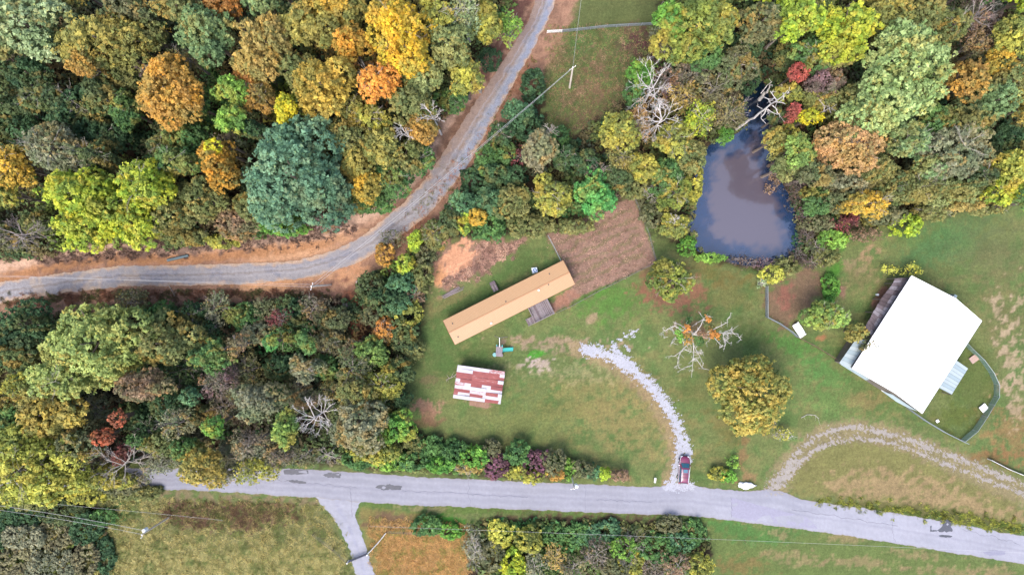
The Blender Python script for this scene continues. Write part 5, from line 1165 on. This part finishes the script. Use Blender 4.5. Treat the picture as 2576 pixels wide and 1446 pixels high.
pD = pole((1437,1192), (1445,1229), 8.8, 'wooden pole with white transformer at the edge of the road', trans=(.95,.3), yaw=.2, r=.13)
def wire(a, b, sag, label, r=.026):
    a = Vector(a); b = Vector(b); pts = []
    for i in range(25):
        t0 = i/24; p = a.lerp(b, t0); p.z -= sag*4*t0*(1-t0); pts.append(p)
    o = MB().path(pts, r, r, 4).build('power_line', M_WIRE); return tag(o, label, 'power line', 'power lines')
wire(pA, pB+Vector((.1,.1,.1)), 1.2, 'upper power line from the field pole to the lane pole', .024)
wire(pA+Vector((-.4,-.3,-.5)), pB+Vector((.2,-.2,-.4)), 1.5, 'lower power line from the field pole to the lane pole', .02)
wire(pA+Vector((0,0,.1)), P(1478,-120,10), 1.0, 'power line running up from the field pole', .02)
wire(pB+Vector((-.1,.3,0)), P(-240,690,9.3), 1.2, 'upper power line along the gravel lane to the left', .019)
wire(pB+Vector((-.1,-.1,-.3)), P(-240,684,9.0), 1.4, 'lower power line along the gravel lane to the left', .019)
wire(pC+Vector((0,.1,.1)), P(-200,1258,9.5), 1, 'lower power line from the transformer pole to the left', .019)
wire(pC+Vector((.3,.4,-.6)), P(-200,1246,9.2), 1, 'upper power line from the transformer pole to the left', .024)
wire(P(560,1308,7.5), P(-200,1240,8), .5, 'thin line above the lower left scrub', .014)
wire(P(930,1323,7), P(2700,1396,8), .6, 'thin line running above the thicket below the road', .013)
M_STUB = mat('yellow_stake', alb(200,175,130), .85)
for x0, y0, x1, y1, lb in ((1693,1344,1706,1367,'short yellowish wooden pole in the thicket below the road'),(1787,1350,1791,1357,'small white marker stake right of the thicket'),(1871,1358,1877,1366,'second white marker stake in the meadow below the road'),(475,1304,488,1298,'pale stick leaning in the hay field')):
    a = P(x0,y0,.1); b = P(x1,y1,1.2 if x0 != 1693 else 5); o = MB().tube((0,0,0),(b[0]-a[0],b[1]-a[1],b[2]),.1 if x0 == 1693 else .05,n=6).build('wooden_post' if x0 == 1693 else 'marker_stake', M_STUB); o.location = a; tag(o, lb, 'post')

# ------------------------------------------------------------------ dead standing trees (snags)
def snag(name, base, top, h, r0, branches, label, mat_=None):
    b0 = P2(*base); t0 = P2(*top, h); z0 = float(terr(np.array([b0[0]]), np.array([b0[1]]))[0]); z0 = max(z0, -1.2)
    root = empty(name, (b0[0], b0[1], z0), 0, label, 'dead tree'); d = Vector((t0[0]-b0[0], t0[1]-b0[1], h-z0)); mb = MB(); n = 10; pts = []
    rg = np.random.RandomState(int(base[0]))
    for i in range(n+1):
        f = i/n; j = Vector((rg.normal()*.12, rg.normal()*.12, 0))*(0 if i == 0 else 1); pts.append(d*f+j)
    for i in range(n): mb.tube(pts[i], pts[i+1], r0*(1-.85*i/n), r0*(1-.85*(i+1)/n), 8)
    mb.build('trunk', mat_ or M_BARKW, root)
    bb = MB()
    for z, poly in branches:        # polylines in plan pixels at a given start height and end height
        za, zb = z; k = len(poly)-1; pp = []
        for i, p in enumerate(poly):
            zz = za+(zb-za)*i/k; w = P(p[0], p[1], zz); pp.append(Vector((w[0]-b0[0], w[1]-b0[1], zz-z0)))
        bb.path(pp, .085, .035, 5)
        for i in range(1, len(pp)):
            for s in range(2):
                q0 = pp[i-1].lerp(pp[i], rg.uniform(.2, .9)); bb.tube(q0, q0+Vector((rg.normal()*.5, rg.normal()*.5, rg.uniform(0,.6))), .03, .015, 3)
    if branches: bb.build('branches', mat_ or M_BARKW, root)
    return root
def c5(x, y): return ((2120+x/6.574)*.8587, (200+y/6.574)*.8587)
snag('dead_tree', (1851,326), (1982,232), 22.5, .27, [
 ((14.5,16),[c5(905,680),c5(860,600),c5(770,550)]), ((17,18),[c5(1015,610),c5(965,540),c5(895,440)]), ((15.5,14),[c5(995,650),c5(1100,660),c5(1190,690)]),
 ((15,11.5),[c5(940,720),c5(1010,780),c5(1040,870),c5(1080,900),c5(1080,955)]), ((13,10),[c5(830,770),c5(790,870),c5(720,950),c5(720,970),c5(815,1070)]),
 ((14,12),[c5(860,800),c5(930,850),c5(1040,895)]), ((11,13),[c5(740,780),c5(640,730)]), ((19.5,19),[c5(1150,520),c5(1155,610)]), ((12.5,12),[c5(850,790),c5(860,880)]),
 ((20,21),[c5(1150,510),c5(1140,480)]), ((21.5,22),[c5(1220,480),c5(1260,480)]), ((16,16.5),[c5(985,570),c5(900,635)])],
 'tall bleached dead tree standing at the upper end of the pond')
snag('dead_tree', (2004,310), (2106,264), 15, .2, [((13,15),[c5(1930,820),c5(1945,740),c5(1900,680),c5(1840,620)]), ((13.5,14),[c5(2030,780),c5(2070,870)]), ((14,15),[c5(2080,780),c5(2150,820)])],
 'slim grey dead tree rising over the yellow leaves right of the pond', M_BARKP)
snag('tree_stump', (1914,249), (1942,213), 6.4, .36, [((4,6),[(1914,236),(1930,215),(1942,206)])], 'thick broken trunk standing in the narrow top of the pond')
snag('dead_tree', (1922,126), (1984,66), 14, .17, [], 'bare pole-like trunk between trees above the pond', M_BARKP)
snag('dead_tree', (1164,118), (1172,-4), 15, .14, [], 'thin pale trunk beside the top of the gravel lane', M_BARKP)
# dead limb tree on the lawn
def c6(x, y): return ((1920+x/6.571)*.8587, (900+y/6.571)*.8587)
tb = P2(1733, 832); dt = empty('dying_tree', (tb[0], tb[1], 0), 0, 'sprawling half-dead tree with white limbs and a few orange leaves on the lawn', 'tree')
mb = MB(); mb.tube((0,0,-.1),(.1,.05,4.2),.3,.2,9); mb.build('trunk', M_BARKP, dt)
def dl(p, z): w = P(p[0], p[1], z); return Vector((w[0]-tb[0], w[1]-tb[1], z))
LIMBS = [[(650,480),(560,400),(490,345),(340,280)],[(600,470),(500,430),(370,360),(270,400),(190,450),(110,500)],[(190,450),(135,400)],[(150,500),(165,590)],[(270,410),(330,430),(370,485)],
 [(700,500),(740,520),(800,460),(880,340),(920,230),(1010,130)],[(920,230),(905,240),(760,325)],[(1000,480),(1200,385),(1380,290),(1390,220),(1455,150)],[(700,520),(900,540),(1050,520),(1220,500),(1300,490),(1440,430),(1490,375)],
 [(1300,490),(1420,550)],[(1300,500),(1460,500),(1590,510),(1600,570),(1665,635)],[(1300,500),(1320,600),(1420,690),(1475,690)],[(1320,600),(1340,700),(1330,800)],[(1140,590),(1220,680),(1290,755),(1240,780)],[(1050,560),(1040,630),(980,675)],
 [(680,560),(640,640),(630,720),(540,790),(470,890),(440,960),(430,1110),(370,1165)],[(470,860),(370,940),(225,945)],[(540,800),(680,860),(690,760)],[(430,1110),(470,1180)],
 [(700,560),(730,700),(740,860),(730,980),(715,1110),(695,1350)],[(715,1110),(560,1160),(420,1245)],[(740,980),(800,1010),(910,1170),(970,1190)],[(730,990),(640,1085)],[(730,720),(780,810),(850,940),(895,1020)],[(860,880),(930,865)],
 [(580,600),(560,660),(525,745)],[(380,580),(330,630),(295,710)],[(1440,430),(1475,470),(1400,505)],[(1330,640),(1410,600)],[(1340,650),(1370,700)],[(800,840),(850,880),(895,915)]]
bb = MB(); rg = np.random.RandomState(4)
for L_ in LIMBS:
    st = L_[0]; k = len(L_)-1; d0 = math.hypot(st[0]-680, st[1]-500); z0 = 4.0+min(3, d0/250)
    pts = [dl(c6(*p), z0+1.6*i/k+rg.uniform(-.15,.15)) for i, p in enumerate(L_)]
    rr0 = .11 if d0 < 130 else .062
    bb.path(pts, rr0, .02, 5)
    for i in range(k):
        for s in range(3):
            q0 = pts[i].lerp(pts[i+1], rg.uniform(.1,1)); dd = Vector((rg.normal()*.45, rg.normal()*.45, rg.uniform(-.1,.5))); bb.tube(q0, q0+dd, .03, .015, 3); bb.tube(q0+dd*.6, q0+dd*.6+Vector((rg.normal()*.25, rg.normal()*.25, .2)), .02, .012, 3)
bb.build('limbs', M_BARKW, dt)
Cs, Ns, Ss, Ks = [], [], [], []
for x, y, r_, pal, z in ((590,400,80,'orange',5.5),(640,590,95,'gold_brown',5),(1010,220,55,'orange',5.5),(1070,500,85,'orange',5.5),(1170,550,60,'vivid_orange',5.5),(430,450,90,'lush',4.5),(500,600,70,'lush',4.3),(850,640,80,'mid_green',3.5),
                        (600,270,80,'mid_green',3),(1000,350,100,'olive',4.5),(900,520,100,'brown',4.5),(1130,420,60,'olive_gold',4.5)):
    w = dl(c6(x, y), z); rm = r_*.1307/S
    c_, n_, s_, k_ = crown_pts(tuple(w), (rm, rm, rm*.7), pal, 'sparse', rg); Cs.append(c_); Ns.append(n_); Ss.append(s_*1.1); Ks.append(k_)
V, F, cc = leaf_cloud(np.concatenate(Cs), np.concatenate(Ns), np.concatenate(Ss), np.concatenate(Ks), rg)
mesh_np('leaves', V, F, M_LEAF, parent=dt, col=cc)
# fallen branches on the grass
def fallen(pts, label, r=.05, m_=None, seed=1, tw=3, name='fallen_branch'):
    rg = np.random.RandomState(seed); b = P2(*pts[0]); mb = MB(); w = []
    for p in pts: q_ = P2(*p); w.append(Vector((q_[0]-b[0], q_[1]-b[1], .12+float(terr(np.array([q_[0]]), np.array([q_[1]]))[0]))))
    mb.path(w, r, r*.5, 5)
    for i in range(len(w)-1):
        for s in range(tw): q0 = w[i].lerp(w[i+1], rg.uniform(.1,1)); mb.tube(q0, q0+Vector((rg.normal()*.4, rg.normal()*.4, .1+.15*rg.rand())), r*.5, r*.2, 3)
    o = mb.build(name, m_ or M_BARKW); o.location = (b[0], b[1], 0); return tag(o, label, 'branch')
fallen([(2015,1050),(2030,1042),(2048,1043),(2060,1052)], 'curved bleached branch lying right of the golden lawn tree', .05, seed=2)
fallen([(1945,1100),(1965,1088),(1985,1100),(1995,1095)], 'white brush lying below the golden lawn tree', .05, seed=3, tw=6)
fallen([(1149,940),(1138,948),(1122,955)], 'twisted grey branch beside the rusty shed', .09, M_BARKP, 4, 5)
fallen([(930,702),(948,694),(966,684)], 'pale log lying in the hedge at the lane bend', .1, M_BARKP, 5, 1, 'log')
fallen([(425,717),(434,731),(441,745)], 'dead branch lying on the lower bank of the lane', .06, M_BARKP, 6, 2)
fallen([(722,604),(744,594),(750,590)], 'pale twigs on the cut bank below the blue-green tree', .04, M_BARKP, 7, 6)
fallen([(640,768),(700,772),(760,766)], 'dead brushwood along the edge of the ravine', .05, M_BARKM, 8, 9)

# ------------------------------------------------------------------ maroon SUV
cp = P2(1721.3, 1181.5, .9)
M_PAINT, tt_, b_ = new_mat('maroon_paint'); b_.inputs['Base Color'].default_value = (*alb(150,52,98), 1); b_.inputs['Roughness'].default_value = .3; b_.inputs['Coat Weight'].default_value = .6
M_CARG, tt_, b_ = new_mat('car_glass'); b_.inputs['Base Color'].default_value = (.03,.10,.15,1); b_.inputs['Roughness'].default_value = .06; b_.inputs['Coat Weight'].default_value = 1
M_CHR = mat('chrome_rail', (.75,.75,.78), .25, .4, var=0); M_TYRE = mat('tyre', (.02,.02,.02), .85); M_TAIL = mat('tail_red', (.4,.02,.03), .3, var=0); M_HEAD = mat('head_clear', (.75,.78,.8), .15, var=0)
car = empty('parked_car', (cp[0], cp[1], float(terr(np.array([cp[0]]), np.array([cp[1]]))[0])+.03), R(-4.3), 'maroon SUV with silver roof rails parked at the foot of the gravel drive', 'car')
def loft(secs, name, m_, parent, bev=0):
    """secs: list of (y, [(x,z)...]) closed rings"""
    V = []; F = []; n = len(secs[0][1])
    for y, ring in secs: V += [(x, y, z) for x, z in ring]
    for i in range(len(secs)-1):
        for j in range(n): a = i*n+j; b = i*n+(j+1) % n; F.append((a, b, b+n, a+n))
    F.append(tuple(range(n))[::-1]); F.append(tuple(range((len(secs)-1)*n, len(secs)*n)))
    o = MB().add(V, F).build(name, m_, parent, smooth=True)
    mo = o.modifiers.new('sub', 'SUBSURF'); mo.levels = 1; mo.render_levels = 1
    return o
def ring(w, zb, zt, wt): return [(-w*.92,zb),(w*.92,zb),(w,zb+.18),(w,zt-.16),(wt,zt),(-wt,zt),(-w,zt-.16),(-w,zb+.18)]
loft([(-2.42,ring(.72,.42,.95,.62)),(-2.36,ring(.86,.34,1.06,.76)),(-1.9,ring(.93,.28,1.12,.84)),(0,ring(.95,.26,1.12,.86)),(1.0,ring(.95,.26,1.1,.84)),(1.5,ring(.93,.27,1.06,.8)),(2.1,ring(.86,.3,.98,.68)),(2.36,ring(.72,.36,.86,.5)),(2.44,ring(.5,.42,.74,.36))], 'body', M_PAINT, car)
def ring2(wb, zt, wt, zb=1.05): return [(-wb,zb),(wb,zb),(wb*.98,zb+.1),(wt+.03,zt-.08),(wt-.08,zt),(-wt+.08,zt),(-wt-.03,zt-.08),(-wb*.98,zb+.1)]
loft([(-2.3,ring2(.8,1.2,.72)),(-2.1,ring2(.84,1.62,.64)),(-1.7,ring2(.86,1.74,.68)),(-.2,ring2(.88,1.78,.7)),(.45,ring2(.88,1.74,.68)),(.7,ring2(.88,1.6,.7)),(1.22,ring2(.86,1.14,.78))], 'cabin', M_PAINT, car)
MB().add([(-.62,.6,1.71),(.62,.6,1.71),(.76,1.27,1.175),(-.76,1.27,1.175)], [(0,3,2,1)]).add([(-.66,.55,1.74),(.66,.55,1.74),(.8,1.3,1.165),(-.8,1.3,1.165)], []).build('windshield', M_CARG, car)
MB().box((0,.02,1.775),(.8,.62,.03)).build('sunroof', M_CARG, car, bevel=.02)
for y in (-.55,-1.15): MB().box((0,y,1.785),(1.2,.05,.03)).build('crossbar', M_DARK, car)
for s in (-1, 1):
    MB().path([(s*.62,.35,1.77),(s*.63,.1,1.83),(s*.64,-.8,1.84),(s*.61,-1.9,1.77)], .035, .035, 6).build('roof_rail', M_CHR, car)
    for y0, y1 in ((.55,-.35),(-.42,-1.3),(-1.37,-2.05)):
        MB().add([(s*.885,y0+.12 if y0 > 0 else y0,1.2),(s*.885,y1,1.2),(s*.745,y1,1.62),(s*.745,y0-.15 if y0 > 0 else y0,1.62)], [(0,1,2,3) if s < 0 else (3,2,1,0)]).build('side_window', M_CARG, car)
    MB().box((s*1.04,.85,1.12),(.2,.14,.15)).build('mirror', M_WHITE if s < 0 else M_PAINT, car, bevel=.03)
    MB().path([(s*.93,1.15,1.12),(s*.91,1.7,1.075),(s*.82,2.1,.99),(s*.6,2.36,.87)], .035, .03, 5).build('trim_line', M_CHR, car)
    MB().path([(s*.955,.7,1.1),(s*.96,-1.2,1.1),(s*.9,-2.2,1.05)], .022, .022, 5).build('trim_line', M_CHR, car)
    MB().box((s*.62,2.34,.72),(.36,.12,.16),-s*.45).build('headlight', M_HEAD, car, bevel=.03)
    MB().box((s*.78,-2.34,.95),(.18,.12,.38)).build('taillight', M_TAIL, car, bevel=.03)
    for y in (1.5,-1.45):
        w = MB().tube((s*.98,y,.34),(s*.74,y,.34),.36,n=18).build('tyre', M_TYRE, car); MB().tube((s*.99,y,.34),(s*.9,y,.34),.22,n=12).build('rim', M_CHR, w)
MB().add([(-.62,-2.19,1.6),(.62,-2.19,1.6),(.74,-2.345,1.22),(-.74,-2.345,1.22)], [(0,3,2,1)][::-1]).build('rear_window', M_CARG, car)
MB().box((0,2.43,.55),(.9,.06,.18)).build('grille', M_DARK, car)

# ------------------------------------------------------------------ play set
M_TEAL = mat('teal_plastic', alb(96,236,222), .4, var=.04); M_PW = mat('play_boards', alb(184,170,178), .85, var=.2); M_NAVY = mat('navy_plastic', (.02,.06,.11), .4)
pc = P2(1256, 879, .8); ps = empty('play_set', (*pc, 0), R(-4), 'small wooden play set with a turquoise slide and swing beam on the lawn', 'play set')
for i in range(8): MB().box((-.5+i*.145,-.1,1.25),(.13,1.3,.04)).build('deck_board', M_PW, ps)
mb = MB()
for x in (-.56,.62):
    for y in (-.75,.6): mb.box((x,y,1.1),(.09,.09,2.2))
mb.build('tower_posts', M_PW, ps)
sv = []; sf = []
for i in range(9):
    f = i/8; x = .62+1.85*f; z = 1.25-1.1*f**.8*(1 if f < .9 else .98); y = -.02+.2*f
    for dy, dz in ((-.36,.14),(-.31,0),(.31,0),(.36,.14)): sv.append((x, y+dy, z+dz))
for i in range(8):
    for j in range(3): a = i*4+j; sf.append((a, a+4, a+5, a+1))
MB().add(sv, sf).build('slide', M_TEAL, ps)
MB().box((0,.72,1.7),(1.25,.1,.5)).build('back_panel', M_NAVY, ps)
for x in (-.5,.5): MB().box((x,.78,2.0),(.12,.34,.12)).build('handle', M_TEAL, ps)
MB().tube((.05,.6,2.2),(-.1,2.2,2.2),.055,n=6).build('swing_beam', M_WHITE, ps)
MB().tube((-.1,2.2,2.2),(-1.0,2.3,0),.04,n=6).tube((-.1,2.2,2.2),(1.3,2.3,0),.04,n=6).build('a_frame', M_PW, ps)
MB().box((.1,-1.0,.3),(1.2,.6,.05)).box((.1,-.8,.6),(1.2,.3,.05)).build('bench', M_PW, ps)
dp = P2(1244.5, 891.5); o = MB().tube((0,0,.05),(0,0,.3),.34,.38,16).build('plastic_tub', mat('pale_teal', alb(150,225,225), .4), None, bevel=.03); o.location = (*dp, 0); tag(o, 'round pale turquoise tub beside the play set', 'tub')

# ------------------------------------------------------------------ small things
cA = P(424,655); cB = P(477,642.5); d = Vector(cB)-Vector(cA); pipe = MB(); n = 26
za = float(terr(np.array([cA[0]]), np.array([cA[1]]))[0])
for i in range(n): pipe.tube(d*(i/n)+Vector((0,0,.28)), d*((i+.6)/n)+Vector((0,0,.28)), .27, .27, 10, False).tube(d*((i+.6)/n)+Vector((0,0,.28)), d*((i+1)/n)+Vector((0,0,.28)), .23, .23, 10, False)
o = pipe.build('culvert_pipe', mat('blue_grey_pipe', alb(128,158,170), .5, var=.1)); o.location = (cA[0], cA[1], za+.1); tag(o, 'blue-grey corrugated culvert pipe lying beside the gravel lane', 'pipe')
# boards/tarpaulin beside the clay heap
bp_ = P2(1138,736); bd = empty('board_pile', (*bp_, .05), R(30), 'pile of pale boards and plastic below the clay heap', 'board pile')
for i in range(6): MB().box((rr_.uniform(-.4,.5),-.3+.13*i,.1+.05*(i % 3)),(rr_.uniform(2.2,4.0),.12,.05),rr_.uniform(-.09,.09)).build('board', (M_DECK2, M_DECK)[i % 2], bd)
# white slab-roofed hutch
hp = P2(2011,830,.8); hu = empty('animal_hutch', (*hp, 0), R(-57), 'low hutch with a white dark-speckled roof beside the chain-link fence', 'hutch')
m, t_, b_ = new_mat('speckled_roof'); nn = noise_node(t_, 2.2, 3, .5); cr = t_.nodes.new('ShaderNodeValToRGB'); cr.color_ramp.elements[0].position = .36; cr.color_ramp.elements[0].color = (.15,.16,.2,1)
cr.color_ramp.elements[1].position = .42; cr.color_ramp.elements[1].color = (.8,.8,.82,1); t_.links.new(nn.outputs['Fac'], cr.inputs[0]); t_.links.new(cr.outputs[0], b_.inputs['Base Color'])
for s in (-1, 1): MB().box((s*.66,0,.78),(1.31,1.28,.05),0,0,0).build('roof_sheet', m, hu)
MB().box((0,0,.4),(2.3,1.0,.7)).build('box', M_PW, hu); MB().box((0,-.52,.45),(1.6,.03,.4)).build('wire_front', M_GALV, hu)
for (x, y, w, l, a, lb, mt, nm) in ((2472,1025,1.3,1.15,40,'white square lid on the grass inside the barn yard',M_WHITE,'square_board'),(2447.5,902,1.45,1.2,35,'pinkish square slab near the east side of the barn',mat('pink_slab', alb(228,196,180), .8),'square_slab'),(2356,1058,.5,.5,30,'small white block near the south corner of the barn',M_WHITE,'white_block')):
    q_ = P2(x, y); rt = empty(nm, (*q_, 0), R(a), lb, 'slab'); MB().box((0,0,.3),(w,l,.06)).build('top', mt, rt, bevel=.015); MB().box((0,0,.14),(w*.88,l*.88,.28)).build('base', M_PW, rt)
# white rubble by the road
def rock(label, x, y, rx, ry, rz, m_, seed, name='white_boulder'):
    rg = np.random.RandomState(seed); V = []; F = []; n, mm = 20, 9; nz = NZ(.7, seed, 3, dim=3)
    for i in range(mm+1):
        th_ = math.pi*.55*i/mm
        for j in range(n): ph_ = 2*math.pi*j/n; V.append((math.sin(th_)*math.cos(ph_), math.sin(th_)*math.sin(ph_), math.cos(th_)))
    V = np.array(V)*np.array([rx, ry, rz]); k = 1+.3*nz(V[:, 0], V[:, 1], V[:, 2]); V = V*k[:, None]
    for i in range(mm):
        for j in range(n): F.append((i*n+j, (i+1)*n+j, (i+1)*n+(j+1) % n, i*n+(j+1) % n))
    o = mesh_np(name, V, np.array(F), m_); q_ = P2(x, y); o.location = (*q_, 0); return tag(o, label, 'boulder')
M_ROCK = mat('white_limestone', (.72,.72,.74), .9, var=.18, scale=3, bump=.5)
rock('white limestone boulder on the verge between the two drives', 1876, 1220, 1.35, .62, .5, M_ROCK, 5)
rock('pale rock in the hedge near the lane bend', 903, 716, .55, .8, .5, mat('pale_rock', alb(212,196,190), .9, var=.2), 6, 'pale_rock')
rock('grey tree stump on the clay track south of the lane bend', 871, 767, .6, .45, .5, M_BARKM, 8, 'tree_stump')
rock('small pale rock on the edge of the wood left of the lane', 1207, 228, .35, .6, .4, mat('grey_rock', alb(190,180,175), .9, var=.2), 9, 'grey_rock')
mp_ = P2(1648,1207,1.2); mbx = empty('mailbox', (*mp_, 0), R(-8), 'white mailbox on a post beside the drive entrance', 'mailbox')
MB().box((0,0,.55),(.1,.1,1.1)).build('post', M_WPOST, mbx); MB().box((0,0,1.2),(.3,.85,.24)).tube((0,-.42,1.32),(0,.42,1.32),.15,n=12).build('box', M_WHITE, mbx); MB().box((.17,.1,1.42),(.02,.06,.2)).build('flag', M_TAIL, mbx)
wl = P2(2205,741); o = MB().tube((0,0,0),(0,0,.5),.2,n=12).build('white_bucket', M_WHITE); o.location = (*wl, 0); tag(o, 'white bucket on the grass beside the old lean-to', 'bucket')

print('TRIS', sum(sum(len(p.vertices)-2 for p in me.polygons) for me in bpy.data.meshes if me.users), len(bpy.data.objects))
